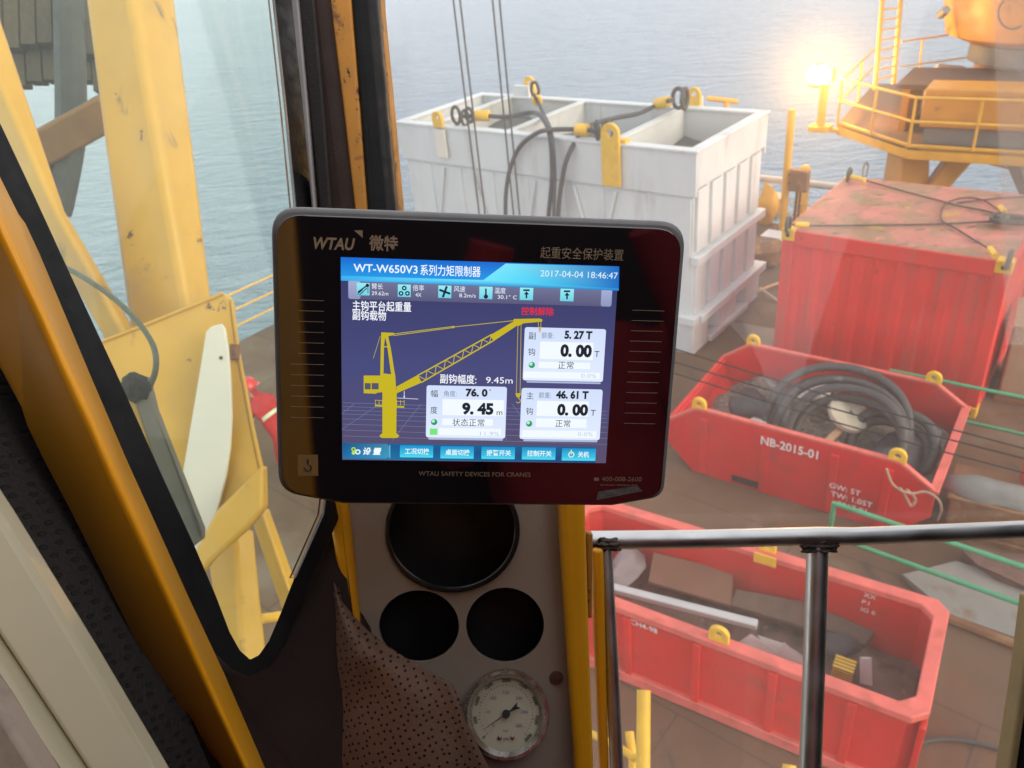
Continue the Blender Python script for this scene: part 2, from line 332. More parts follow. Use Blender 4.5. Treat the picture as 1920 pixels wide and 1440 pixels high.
M_board = pm('brown_board', (0.20, 0.095, 0.055), 0.7, vs=3, var=0.15)
M_plank = pm('raw_timber', (0.50, 0.30, 0.16), 0.7, vs=5, var=0.2, stretch=(8, 1, 1))
M_paper = pm('white_packaging', (0.60, 0.56, 0.55), 0.6, vs=3, var=0.1)
M_cover = pm('suit_red_fabric', (0.42, 0.018, 0.020), 0.85, vs=6, var=0.2, bump=0.3, bs_=60)
M_rubberhose = pm('grey_hose_rubber', (0.060, 0.055, 0.055), 0.6, vs=5, var=0.25, stains=[((0.22, 0.20, 0.18), 6, 0.62, 0.15, None)])

def glass_mat(name, tint, film, filmcol, halo=0.04, zones=()):
    """window pane: tinted see-through glass, thin mirror reflection, and a film of salt dust that catches the light falling on it"""
    mt = bpy.data.materials.new(name); mt.use_nodes = True; t = mt.node_tree; t.nodes.clear()
    out = t.nodes.new('ShaderNodeOutputMaterial')
    tr = t.nodes.new('ShaderNodeBsdfTransparent'); tr.inputs[0].default_value = (*tint, 1)
    tl = t.nodes.new('ShaderNodeBsdfTranslucent'); tl.inputs[0].default_value = (*filmcol, 1)
    gl = t.nodes.new('ShaderNodeBsdfGlossy'); gl.inputs['Roughness'].default_value = 0.02
    n1 = noise(t, 1.3, 6, 0.65, stretch=(1, 1, 0.5)); n2 = noise(t, 24, 6, 0.7)
    ad = t.nodes.new('ShaderNodeMath'); ad.operation = 'MULTIPLY_ADD'; t.links.new(n2.outputs[0], ad.inputs[0]); ad.inputs[1].default_value = 0.35; t.links.new(n1.outputs[0], ad.inputs[2])
    f = ramp(t, ad.outputs[0], [(0.38, film*0.5), (0.95, film*1.4)])
    fs = f.outputs[0]
    for planes, gain in zones:     # film made thicker or thinner to paint reflected bands on the pane: inside all the given planes (normal, offset)
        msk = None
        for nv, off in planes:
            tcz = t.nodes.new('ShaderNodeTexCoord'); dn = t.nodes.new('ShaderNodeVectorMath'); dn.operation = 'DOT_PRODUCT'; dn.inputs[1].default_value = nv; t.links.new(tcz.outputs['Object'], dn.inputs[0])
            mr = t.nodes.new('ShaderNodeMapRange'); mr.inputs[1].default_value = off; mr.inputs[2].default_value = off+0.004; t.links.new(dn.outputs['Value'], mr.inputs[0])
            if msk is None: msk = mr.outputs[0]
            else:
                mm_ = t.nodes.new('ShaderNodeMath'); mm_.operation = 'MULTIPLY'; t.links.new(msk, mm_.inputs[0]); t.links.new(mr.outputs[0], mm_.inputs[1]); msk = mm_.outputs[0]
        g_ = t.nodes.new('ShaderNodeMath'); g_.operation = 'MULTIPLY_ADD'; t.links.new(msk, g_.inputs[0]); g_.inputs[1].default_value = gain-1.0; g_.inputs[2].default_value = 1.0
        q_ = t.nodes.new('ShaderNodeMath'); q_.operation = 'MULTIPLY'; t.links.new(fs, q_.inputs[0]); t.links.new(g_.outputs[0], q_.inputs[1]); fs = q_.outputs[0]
    m1 = t.nodes.new('ShaderNodeMixShader'); t.links.new(fs, m1.inputs[0]); t.links.new(tr.outputs[0], m1.inputs[1]); t.links.new(tl.outputs[0], m1.inputs[2])
    src = m1.outputs[0]
    if halo:                       # fine dust in the pane throws light slightly off its path: the soft glow round bright lamps
        vol = t.nodes.new('ShaderNodeVolumeScatter'); vol.inputs['Density'].default_value = halo; vol.inputs['Anisotropy'].default_value = 0.955
        t.links.new(vol.outputs[0], out.inputs['Volume'])
    lw = t.nodes.new('ShaderNodeLayerWeight'); lw.inputs[0].default_value = 0.5
    pw = t.nodes.new('ShaderNodeMath'); pw.operation = 'POWER'; pw.inputs[1].default_value = 4.0; t.links.new(lw.outputs['Facing'], pw.inputs[0])
    fr = t.nodes.new('ShaderNodeMath'); fr.operation = 'MULTIPLY_ADD'; fr.inputs[1].default_value = 0.6; fr.inputs[2].default_value = 0.02; t.links.new(pw.outputs[0], fr.inputs[0])
    m3 = t.nodes.new('ShaderNodeMixShader'); t.links.new(fr.outputs[0], m3.inputs[0]); t.links.new(src, m3.inputs[1]); t.links.new(gl.outputs[0], m3.inputs[2])
    t.links.new(m3.outputs[0], out.inputs[0]); return mt

# ================================================================== SETTING
FT = Frame((-1.8019, 17.3177), -0.7318)          # deck axes, origin at the white tank's front-left corner
b = B(); b.world = True
sx = 4500
b.face([(-sx, -400, -14), (sx, -400, -14), (sx, 7000, -14), (-sx, 7000, -14)])
M_sea, t, bs, out = newmat('sea_water')
n1 = noise(t, 0.42, 6, 0.60, stretch=(0.5, 1.3, 1), dist=0.8); n2 = noise(t, 0.05, 3, 0.5); n4 = noise(t, 2.4, 4, 0.6, stretch=(0.7, 1.4, 1))
bp = t.nodes.new('ShaderNodeBump'); bp.inputs['Strength'].default_value = 1.0; bp.inputs['Distance'].default_value = 3.0
ad = t.nodes.new('ShaderNodeMath'); ad.operation = 'MULTIPLY_ADD'; t.links.new(n4.outputs[0], ad.inputs[0]); ad.inputs[1].default_value = 0.22; t.links.new(n1.outputs[0], ad.inputs[2])
t.links.new(ad.outputs[0], bp.inputs['Height']); t.links.new(bp.outputs[0], bs.inputs['Normal'])
c = ramp(t, n2.outputs[0], [(0.3, (0.135, 0.235, 0.310)), (0.7, (0.175, 0.275, 0.345))])
t.links.new(c.outputs[0], bs.inputs['Base Color']); bs.inputs['Roughness'].default_value = 0.08; bs.inputs['IOR'].default_value = 1.34
tag(obj('sea', b, M_sea, smooth=False), None, None, kind='structure')

b = B(); b.world = True
b.prism([FT(-1.6, -30, 0), FT(32, -30, 0), FT(32, 6.9, 0), FT(-1.6, 6.9, 0)], (0, 0, -0.5))
tag(obj('deck', b, M_deck, smooth=False), None, None, kind='structure')
b = B(); b.world = True
pts = [Z(1690, 1085, 0), Z(1790, 1060, 0), Z(1990, 1120, 0), Z(2000, 1240, 0), Z(1780, 1160, 0)]
b.prism([p+Vector((0, 0, 0.004)) for p in pts], (0, 0, 0.07))
hp = tag(obj('deck_plate', b, M_decklight, smooth=False), None, None, kind='structure')
b = B(); b.world = True
b.prism([p+Vector((0, 0, 0.004)) for p in (Z(1360, 602, 0), Z(1454, 618, 0), Z(1448, 655, 0), Z(1405, 650, 0))], (0, 0, 0.012))
tag(obj('deck_patch', b, M_decklight, smooth=False), None, None, kind='structure')
b = B(); b.tube(spline([Z(1760, 1150, .04), Z(1800, 1168, .04), Z(1870, 1195, .04), Z(1960, 1232, .04)]), 0.055, 8)
tag(obj('rusty_pipe', b, M_rustedge), 'rusty pipe lying on deck along the edge of the pale plate beside the near basket', 'pipe')

# ------------------------------------------------------------------ rails round the deck
def rail(name, label, cat, F, pts, hs, r, mat, postr, group=None, spacing=2.0):
    """pts: list of (u,v); hs heights of bars"""
    w = [F(u, v, 0) for u, v in pts]
    t_ = thing(name, label, cat, w[0], group)
    for h in hs:
        b = B(); b.tube([p+ZV*h for p in w], r, 8); obj('rail_bar', b, mat, t_)
    for i in range(len(w)-1):
        n = max(1, int((w[i+1]-w[i]).length/spacing))
        for k in range(n+(1 if i == len(w)-2 else 0)):
            p = w[i].lerp(w[i+1], k/n); b = B(); b.cyl(p, p+ZV*max(hs), postr, 8); obj('post', b, mat, t_)
    return t_
rail('deck_guard_rail', 'thin yellow guard rail along the deck edge seen left of the monitor', 'railing', FT, [(-1.5, -14), (-1.5, 6.6)], (0.40, 0.75, 1.1), 0.022, M_yel2, 0.03, spacing=1.8)
rail('deck_guard_rail', 'rusty pipe guard rail along the far deck edge behind the white tank', 'railing', FT, [(-1.5, 6.8), (9.5, 6.8)], (0.35, 0.62), 0.02, M_yel2, 0.03, spacing=1.6)
b = B(); b.tube([FT(-1.5, 7.05, 1.05), FT(9.5, 7.05, 1.05)], 0.085, 10)
tag(obj('pale_pipe', b, M_palepipe), 'pale grey pipe running along the top of the far deck rail', 'pipe')

# ------------------------------------------------------------------ white tank
TL, TW, TH = 6.956, 2.763, 3.763
tank = thing('white_tank', 'big white open-topped steel tank with four compartments beside the sea', 'tank', FT(TL/2, TW/2, 0))
b = B()
wt = 0.07
b.fbox(FT, 0.05, TL-0.05, 0.05, 0.05+wt, 0.6, TH-0.02); b.fbox(FT, 0.05, TL-0.05, TW-0.05-wt, TW-0.05, 0.6, TH-0.02)
b.fbox(FT, 0.05, 0.05+wt, 0.05+wt, TW-0.05-wt, 0.6, TH-0.02); b.fbox(FT, TL-0.05-wt, TL-0.05, 0.05+wt, TW-0.05-wt, 0.6, TH-0.02)
b.fbox(FT, 0.05+wt, TL-0.05-wt, 0.05+wt, TW-0.05-wt, 0.6, 0.7)
obj('tank_wall', b, M_white, tank, bevel=0.012)
b = B()
b.fbox(FT, -0.015, TL+0.015, -0.015, 0.045, 2.98, TH-0.045); b.fbox(FT, -0.015, TL+0.015, TW-0.045, TW+0.015, 2.98, TH-0.045)
b.fbox(FT, -0.018, 0.045, 0.05, TW-0.05, 2.98, TH-0.045); b.fbox(FT, TL-0.045, TL+0.018, 0.05, TW-0.05, 3.12, TH-0.045)
obj('upper_band', b, M_white, tank, bevel=0.01)
b = B()
I = [FT(0.16, 0.16, TH), FT(TL-0.16, 0.16, TH), FT(TL-0.16, TW-0.16, TH), FT(0.16, TW-0.16, TH)]
O = [FT(-0.04, -0.04, TH), FT(TL+0.04, -0.04, TH), FT(TL+0.04, TW+0.04, TH), FT(-0.04, TW+0.04, TH)]
b.ring(I, O, (0, 0, -0.05)); obj('rim', b, M_white, tank, bevel=0.01)
for u in (0.96, 2.94, 5.29):
    b = B(); b.fbox(FT, u-0.05, u+0.05, 0.13, TW-0.13, 0.75, TH-0.06); b.fbox(FT, u-0.08, u+0.08, 0.155, TW-0.155, TH-0.058, TH-0.008); obj('divider', b, M_tankin, tank, bevel=0.008)
cu = [0.13, 0.96, 2.94, 5.29, TL-0.13]
b = B()
for i in range(4):
    u0, u1 = cu[i]+0.055, cu[i+1]-0.055
    zs = (2.4, 3.22, 3.16, 3.18)[i]
    b = B(); b.grid(lambda s_, t_, u0=u0, u1=u1, zs=zs: FT(u0+(u1-u0)*s_, 0.125+(TW-0.25)*t_, zs+0.08*math.sin(5*s_+i)+0.06*math.sin(7*t_+2*i)), 12, 12)
    obj('mud_fill', b, M_mud, tank)
# raised panels on the faces, slots between them
ng = 8; pw = TL/ng
for k in range(ng): b = B(); b.fbox(FT, k*pw+0.09, (k+1)*pw-0.09, 0.028, 0.055, 0.80, 2.93); obj('front_panel', b, M_white, tank, bevel=0.008)
for k in range(5):
    v0 = 0.09+k*(TW-0.10)/5; v1 = v0+(TW-0.10)/5-0.16
    for z0_, z1_ in ((0.785, 1.72), (1.98, 3.07)): b = B(); b.fbox(FT, TL-0.055, TL+0.012, v0, v1, z0_, z1_); obj('side_panel', b, M_white, tank, bevel=0.008)
b = B(); b.fbox(FT, TL-0.06, TL+0.10, -0.01, TW+0.01, 1.76, 1.92); obj('side_stiffener', b, M_white, tank, bevel=0.01)
for u in (1.2, 2.0, 3.6, 4.5, 5.4):
    b = B(); s_ = 0.32 if u in (1.2, 3.6, 5.4) else -0.32
    b.beam(FT(u, -0.015, 2.9), FT(u-s_*1.3, -0.015, 1.4), 0.05, 0.05, FT.v); obj('diagonal_brace', b, M_white, tank, bevel=0.006)
b = B()
b.fbox(FT, -0.05, TL+0.10, -0.10, 0.10, 0.62, 0.78); b.fbox(FT, TL-0.10, TL+0.16, 0.11, TW+0.10, 0.62, 0.78)
b.fbox(FT, -0.05, 0.1, 0.11, TW+0.1, 0.62, 0.78); b.fbox(FT, 0.11, TL-0.11, TW-0.1, TW+0.1, 0.62, 0.78)
for v0, v1 in ((-0.04, 0.55), (0.95, 1.75), (2.2, TW+0.04)): b.fbox(FT, TL-0.30, TL+0.05, v0, v1, 0.0, 0.615)
for u0, u1 in ((0, 0.5), (1.6, 2.6), (3.9, 4.9), (6.0, TL-0.305)): b.fbox(FT, u0, u1, -0.04, 0.3, 0.0, 0.615)
b.fbox(FT, TL-0.25, TL+0.12, 0.56, 2.19, 0.02, 0.14)
obj('skid_base', b, M_white, tank, bevel=0.015)
def lug_plate(F, u, v, z0, z1, mat, parent, name='lifting_lug', r=0.16, th=0.07, axis='u'):
    """plate standing on an edge with a round eye at its top"""
    b = B(); A = F.u if axis == 'u' else F.v; N = F.v if axis == 'u' else F.u
    c = F(u, v, z1); n = 14
    arc = [c+A*(r*math.cos(math.pi*k/n))+ZV*(r*math.sin(math.pi*k/n)) for k in range(n+1)]
    outer = arc+[F(u, v, z0)-A*r, F(u, v, z0)+A*r]
    # eye hole: ring of the same count
    m_ = len(outer); inner = []
    for p in outer:
        d = (p-c); d = d.normalized() if d.length > 1e-6 else A
        inner.append(c+d*(r*0.42))
    b.ring([p-N*th/2 for p in inner], [p-N*th/2 for p in outer], N*th)
    return obj(name, b, mat, parent, bevel=0.008)
un, vn = FT.uv(Z(1160, 262, TH)); lug_plate(FT, un, -0.075, TH-0.75, TH+0.17, M_castyel, tank, r=0.18)
b = B(); b.fbox(FT, un-0.24, un+0.26, -0.02, 0.14, TH+0.003, TH+0.06); obj('lug_foot', b, M_castyel, tank)
ul, vl = FT.uv(Z(836, 232, TH)); lug_plate(FT, ul, -0.07, TH-0.02, TH+0.17, M_castyel, tank, r=0.13)
b = B(); b.fbox(FT, ul-0.13, ul+0.15, -0.10, -0.06, TH-0.62, TH-0.06); part_label(obj('lug_foot', b, M_sign, tank), 'white lug backing plate')
uf, vf = FT.uv(Z(995, 178, TH)); lug_plate(FT, uf, TW+0.05, TH-0.2, TH+0.26, M_castyel, tank, r=0.14)
b = B(); b.fbox(FT, uf-0.35, uf+0.1, TW-0.12, TW+0.01, TH-0.55, TH+0.22); obj('lug_foot', b, M_white, tank)
ur, vr = FT.uv(Z(1300, 198, TH)); lug_plate(FT, ur, TW+0.05, TH-0.2, TH+0.20, M_castyel, tank, r=0.14)
b = B(); b.fbox(FT, ur-0.17, ur+0.14, TW+0.10, TW+0.16, TH-0.3, TH+0.16); obj('lug_foot', b, M_white, tank)
# sling on the tank: four dark rope legs with yellow ferrules, gathered in front of the tank
sling = thing('lifting_sling', 'dark four-legged rope sling with yellow sleeves draped over the white tank', 'sling', FT(3.4, 0, TH))
def front(x, y, off=0.25):           # point on the plane a bit in front of the tank's front face
    o = CAM; d = D(x, y, 1)-CAM; n = FT.v; k = (FT(0, -off, 0)-o).dot(n)/d.dot(n); return o+d*k
def top(x, y, dz=0.0): return Z(x, y, TH+dz)
legs = [
    [top(868, 218, .12), top(905, 217, .15), top(950, 219, .15), top(995, 211, .2), top(1015, 219, .25), front(1031, 255, .12), front(1035, 330, .2), front(1028, 410, .25), front(1020, 520, .25)],
    [top(1262, 188, .35), top(1240, 192, .2), top(1200, 212, .1), top(1150, 222, .1), top(1100, 240, .1), front(1066, 290, .15), front(1052, 350, .2), front(1046, 410, .25), front(1040, 520, .25)],
    [top(1130, 246, .15), top(1085, 243, .15), top(1040, 243, .15), top(1008, 249, .12), front(975, 275, .12), front(957, 315, .15), front(949, 360, .2), front(948, 410, .25), front(950, 520, .25)],
    [top(1001, 178, .3), top(1008, 190, .1), top(1020, 215, .02), front(1034, 250, .06), front(1040, 320, .2), front(1038, 410, .3), front(1035, 520, .3)],
]
for k, L in enumerate(legs):
    b = B(); b.tube(spline(L), 0.043 if k != 3 else 0.036, 8); obj('rope_leg', b, M_rope, sling)
for p0, p1 in ((top(890, 217, .15), top(918, 217, .15)), (top(1254, 190, .26), top(1231, 195, .17)), (top(1103, 244, .15), top(1080, 243, .15)), (top(1003, 176, .14), top(1008, 190, .1))):
    b = B(); b.cyl(p0, p1, 0.105, 14); obj('sleeve', b, M_castyel, sling, bevel=0.02)
def shackle(c, ax, r, tr, parent, mat=M_darksteel, name='shackle'):
    b = B(); ax = Vector(ax).normalized(); x = ax.cross(ZV).normalized(); y = ax.cross(x)
    b.tube([c+(x*math.cos(2*math.pi*k/18)+y*math.sin(2*math.pi*k/18)*1.5)*r for k in range(18)], tr, 8, closed=True)
    return obj(name, b, mat, parent)
shackle(top(855, 216, .2), FT.v, 0.11, 0.035, sling); shackle(top(872, 221, .14), FT.u, 0.10, 0.03, sling); shackle(top(880, 216, .2), FT.v, 0.09, 0.035, sling)
shackle(top(1140, 246, .17), FT.v, 0.11, 0.035, sling); shackle(top(1120, 244, .17), FT.u+FT.v, 0.10, 0.035, sling)
shackle(top(1272, 184, .25), FT.v, 0.12, 0.04, sling); shackle(top(1284, 185, .3), FT.u, 0.12, 0.04, sling); shackle(top(1003, 168, .3), FT.v, 0.10, 0.035, sling)

# ------------------------------------------------------------------ red container
FC = Frame((4.5976, 11.8829), -0.7247); CL, CW, CH = 3.2235, 2.9857, 2.59
cont = thing('shipping_container', 'red corrugated shipping container with a faded rusty roof and yellow corners', 'container', FC(CL/2, CW/2, 0))
b = B()
prof = []
n = 9; w_ = (CL-0.36)/n
for k in range(n):
    x0 = 0.18+k*w_; prof += [(x0, 0.03), (x0+w_*0.34, 0.03), (x0+w_*0.5, 0.066), (x0+w_*0.84, 0.066)]
prof.append((CL-0.18, 0.03))
for i in range(len(prof)-1):
    a, c_ = prof[i], prof[i+1]
    b.face([FC(a[0], a[1], 0.17), FC(c_[0], c_[1], 0.17), FC(c_[0], c_[1], CH-0.26), FC(a[0], a[1], CH-0.26)])
b.fbox(FC, 0.1, CL-0.1, 0.1, CW-0.06, 0.17, CH-0.1)
prof = [(v, u) for u, v in [(0.03, 0.18)]]
n = 8; w_ = (CW-0.36)/n; pr_ = []
for k in range(n):
    y0 = 0.18+k*w_; pr_ += [(0.03, y0), (0.03, y0+w_*0.34), (0.085, y0+w_*0.5), (0.085, y0+w_*0.84)]
pr_.append((0.03, CW-0.18))
for side in (0, 1):
    for i in range(len(pr_)-1):
        a, c_ = pr_[i], pr_[i+1]; f_ = (lambda q: q) if side == 0 else (lambda q: CL-q)
        b.face([FC(f_(a[0]), a[1], 0.17), FC(f_(c_[0]), c_[1], 0.17), FC(f_(c_[0]), c_[1], CH-0.20), FC(f_(a[0]), a[1], CH-0.20)])
obj('corrugated_wall', b, M_red, cont, smooth=False)
for z0_, z1_ in ((CH-0.26, CH-0.02), (0.02, 0.17)):
    for v in (0.0, CW-0.09): b = B(); b.fbox(FC, 0.18, CL-0.18, v, v+0.09, z0_, z1_); obj('frame_rail', b, M_red, cont, bevel=0.012)
    for u in (0.0, CL-0.09): b = B(); b.fbox(FC, u, u+0.09, 0.18, CW-0.18, max(z0_, z0_ if z0_ < 1 else CH-0.20), z1_); obj('frame_rail', b, M_red, cont, bevel=0.012)
for u in (0, CL-0.18):
    for v in (0, CW-0.17):
        b = B(); b.fbox(FC, u, u+0.18, v, v+0.17, 0.19, CH-0.19); obj('corner_post', b, M_red, cont, bevel=0.015)
        for z in (0.0, CH-0.19):
            b = B(); b.fbox(FC, u-0.015, u+0.195, v-0.015, v+0.185, z+0.001, z+0.188)
            o = obj('corner_casting', b, M_castyel, cont, bevel=0.012)
            fv = -0.018 if v == 0 else CW+0.018
            b = B(); cc = FC(u+0.09, fv, z+0.095); b.tube([cc-FC.v*0.006, cc+FC.v*0.006], 0.034, 10); obj('casting_hole', b, M_dark, o)
b = B(); b.fbox(FC, 0.09, CL-0.09, 0.09, CW-0.09, CH-0.1, CH-0.022)
b.grid(lambda s_, t_: FC(0.03+(CL-0.06)*s_, 0.03+(CW-0.06)*t_, CH-0.018+0.035*math.sin(math.pi*s_)*math.sin(math.pi*t_)*0.6), 14, 14)
obj('roof', b, M_redroof, cont, bevel=0)
cs = thing('wire_sling', 'thin dark four-legged wire sling lying across the red container roof', 'sling', FC(CL/2, CW/2, CH))
CT = CH+0.03
def ct(x, y, dz=0): return Z(x, y, CT+dz)
for L in ([ct(1485, 421, .06), ct(1530, 423), ct(1640, 422), ct(1760, 420), ct(1880, 414, .04)],
          [ct(1602, 333, .05), ct(1640, 343), ct(1700, 360), ct(1765, 377), ct(1790, 384), ct(1850, 396), ct(1890, 408, .04)],
          [ct(1868, 474, .06), ct(1830, 452), ct(1790, 427), ct(1765, 412), ct(1770, 385), ct(1800, 372), ct(1840, 374), ct(1870, 392), ct(1890, 406, .05)],
          [ct(1795, 380), ct(1850, 374), ct(1900, 370), ct(1960, 368, .03)]):
    b = B(); b.tube(spline(L), 0.014, 6); obj('rope_leg', b, M_rope, cs)
b = B(); c0 = ct(1902, 412, .08); b.tube([c0+(FC.u*math.cos(2*math.pi*k/20)*0.22+FC.v*math.sin(2*math.pi*k/20)*0.13) for k in range(20)], 0.045, 8, closed=True)
b.tube([c0+(FC.u*math.cos(2*math.pi*k/20)*0.10+FC.v*math.sin(2*math.pi*k/20)*0.16)-FC.u*0.2 for k in range(20)], 0.04, 8, closed=True); obj('master_link', b, M_darksteel, cs)
for p, q in ((ct(1490, 421, .06), ct(1516, 422, .04)), (ct(1866, 480, .07), ct(1856, 466, .05)), (ct(1596, 331, .06), ct(1622, 338, .04)), (ct(1884, 398, .06), ct(1876, 388, .05))):
    b = B(); b.cyl(p, q, 0.042, 10); obj('sleeve', b, M_castyel, cs)
for x, y in ((1478, 421), (1892, 487), (1592, 329)): shackle(ct(x, y, .05), FC.u, 0.085, 0.028, cs)
b = B(); b.tube(spline([ct(1618, 331, .02), ct(1618, 318, .02), ct(1624, 305, .05), ct(1628, 312, .03), ct(1624, 330, .02)]), 0.018, 6)
obj('loose_end', b, M_rope, cs)

# ------------------------------------------------------------------ waste skip with chamfered ends
FS = Frame((2.21, 9.49), R(-38.5)); SL, SW, SH = 3.55, 2.12, 1.1
skip = thing('waste_skip', 'red waste skip with sloping ends marked NB-2015-01 full of hose and scrap', 'skip', FS(SL/2, SW/2, 0))
def soct(v): return [FS(u, v, z) for u, z in ((0.0, 0.78), (0.42, SH), (3.10, SH), (SL, 0.80), (SL, 0.42), (3.15, 0.0), (0.40, 0.0), (0.0, 0.40))]
b = B()
b.prism(soct(0), FS.v*0.06); b.prism(soct(SW-0.06), FS.v*0.06)
def strip(u0, z0, u1, z1, th=0.05):
    p0, p1 = FS(u0, 0.06, z0), FS(u1, 0.06, z1); b.prism([p0, p1, p1+FS.v*(SW-0.12), p0+FS.v*(SW-0.12)], (Vector((0, 0, 0))+((p1-p0).cross(FS.v)).normalized()*th))
strip(0.03, 0.78, 0.03, 0.40, 0.03); strip(0.03, 0.40, 0.42, 0.03, 0.03); strip(0.40, 0.03, 3.15, 0.03, 0.03); strip(3.15, 0.03, SL-0.03, 0.42, 0.03); strip(SL-0.03, 0.42, SL-0.03, 0.80, 0.03)
obj('hull', b, M_red2, skip, bevel=0.008)
b = B()
for v in (0.03, SW-0.03):
    for (u0, z0), (u1, z1) in (((0.0, 0.78), (0.42, SH)), ((0.42, SH), (3.10, SH)), ((3.10, SH), (SL, 0.80))):
        b.beam(FS(u0, v, z0+0.012), FS(u1, v, z1+0.012), 0.075, 0.04, ZV)
obj('side_rim', b, M_redrim, skip, bevel=0.006)
b = B(); b.beam(FS(SL-0.02, -0.01, 0.82), FS(SL-0.02, SW+0.01, 0.82), 0.11, 0.05); obj('end_rim', b, M_redrim, skip, bevel=0.008)
b = B(); b.beam(FS(0.0, -0.01, 0.79), FS(0.0, SW+0.01, 0.79), 0.06, 0.04); obj('end_rim', b, M_red2, skip, bevel=0.008)
for u in (0.55, 1.45, 2.35, 3.0):
    b = B(); b.fbox(FS, u-0.05, u+0.05, -0.035, 0.01, 0.03, SH-0.12); obj('side_rib', b, M_red2, skip, bevel=0.008)
b = B(); b.fbox(FS, 1.0, 1.5, -0.012, 0.02, 0.05, 0.16); obj('fork_pocket', b, M_dark, skip)
for u, v in ((0.46, 0.03), (3.06, 0.03), (0.46, SW-0.03), (3.06, SW-0.03)): lug_plate(FS, u, v, SH-0.02, SH+0.085, M_castyel, skip, r=0.105, th=0.06)
uA, _ = FS.uv(Z(1428, 815, 1.0)); uB, _ = FS.uv(Z(1535, 845, 1.0))
b = B(); b.text('NB-2015-01', FS(uA, -0.045, 0.86), FS.u, ZV, 0.135, width=(uB-uA), bold=0.02); obj('lettering', b, M_letter, skip, smooth=False)
for s_, du, z_ in (('GW: 5T', .95, .47), ('TW: 1.05T', .98, .34), ('2017-01', 1.08, .21)):
    b = B(); b.text(s_, FS(uA+du, -0.045, z_), FS.u, ZV, 0.085, bold=0.015); obj('lettering', b, M_letter, skip, smooth=False)
# skip contents
hose = thing('hose_coil', 'big coil of thick grey hose leaning inside the red waste skip', 'hose', FS(1.9, 1.1, 0.06))
for u_, v_, z_, r_1, T_, tr in ((2.06, 1.0, 0.72, 0.95, 36, 0.062), (2.12, 0.96, 0.60, 0.93, 34, 0.060), (2.16, 0.86, 0.68, 0.84, 42, 0.060), (2.26, 0.76, 0.72, 0.74, 48, 0.060), (2.30, 0.80, 0.60, 0.70, 42, 0.058), (2.83, 1.05, 0.62, 0.52, 40, 0.07), (2.80, 1.0, 0.50, 0.50, 36, 0.07)):
    w_ = FS.v*math.cos(R(T_))+ZV*math.sin(R(T_)); b = B()
    b.tube([FS(u_, v_, z_)+FS.u*math.cos(2*math.pi*k/48)*r_1+w_*math.sin(2*math.pi*k/48)*r_1+ZV*0.03*math.sin(6*math.pi*k/48) for k in range(48)], tr, 12, closed=True)
    obj('hose_loop', b, M_rubberhose, hose)
def lump(name, label, cat, c, sz, mat, seed, flat=0.6, group=None, sub=2, yaw=None):
    rnd = random.Random(seed); b = B(); yaw = rnd.uniform(0, 6.28) if yaw is None else yaw
    r_ = bmesh.ops.create_icosphere(b.bm, subdivisions=sub, radius=1.0)
    for v in r_['verts']:
        q = v.co.copy(); k = 1+0.22*math.sin(3.1*q.x+seed)+0.18*math.sin(4.3*q.y-seed)+0.16*math.sin(5.7*q.z+2*seed)+rnd.uniform(-0.08, 0.08)
        p = Vector((q.x*sz[0]*k, q.y*sz[1]*k, q.z*sz[2]*k)); p.rotate(Quaternion(ZV, yaw)); v.co = Vector(c)+p
    o = obj(name, b, mat, None, ang=60); 
    if label: tag(o, label, cat, group)
    return o
M_tarp = pm('dark_tarpaulin', (0.055, 0.048, 0.055), 0.6, vs=6, var=0.4, bump=0.5, bs_=20)
M_scrapgrey = pm('mixed_scrap', (0.22, 0.19, 0.16), 0.75, vs=9, var=0.6, stains=[((0.50, 0.46, 0.40), 7, 0.60, 0.05, None), ((0.05, 0.045, 0.05), 5, 0.56, 0.1, None), ((0.05, 0.10, 0.07), 6, 0.66, 0.05, None)], bump=0.8, bs_=16)
b = B(); b.grid(lambda s_, t_: FS(0.12+3.3*s_, 0.09+(SW-0.18)*t_, 0.34+0.10*math.sin(9*s_)+0.08*math.sin(7*t_+3*s_)+0.10*math.sin(17*s_+11*t_)), 40, 28)
tag(obj('scrap_heap', b, M_scrapgrey), 'heap of mixed grey scrap filling the bottom of the red skip', 'scrap', kind='stuff')
lump('dark_bundle', 'round black tarpaulin bundle at the left end of the red skip', 'bundle', Z(1405, 760, .60), (.42, .28, .2), M_tarp, 3)
lump('dark_bundle', 'dark plastic bundle under the hose at the right end of the red skip', 'bundle', Z(1680, 860, .50), (.5, .5, .25), M_tarp, 5)
b = B(); c0 = Z(1592, 775, .85); b.lathe(c0, [(0.02, 0.05), (0.20, 0.06), (0.29, 0.02), (0.30, -0.04), (0.24, -0.08), (0.01, -0.08)], 28, axis=(0.25, -0.45, 0.85)); tag(obj('round_lid', b, pm('cream_lid_paint', (0.55, 0.48, 0.36), 0.6, vs=6, var=0.15, stains=[(RUST, 10, 0.66, 0.06, None)])), 'cream round lid lying on the scrap inside the hose coil', 'lid')
b = B(); b.beam(Z(1590, 790, .72), Z(1538, 842, .60), 0.10, 0.05); tag(obj('timber_plank', b, M_plank, bevel=0.006), 'short bare timber plank propped inside the hose coil', 'plank')
b = B(); b.beam(Z(1368, 782, .55), Z(1420, 752, .5), 0.06, 0.03); tag(obj('timber_plank', b, M_plank, bevel=0.004), 'thin pale timber offcut at the left end of the red skip', 'plank')
b = B(); b.prism([Z(1395, 795, .62), Z(1430, 775, .6), Z(1438, 800, .6), Z(1420, 812, .62)], (0, 0, 0.03)); tag(obj('cardboard_sheet', b, M_paper), 'crumpled pale cardboard sheet beside the hose in the red skip', 'sheet')
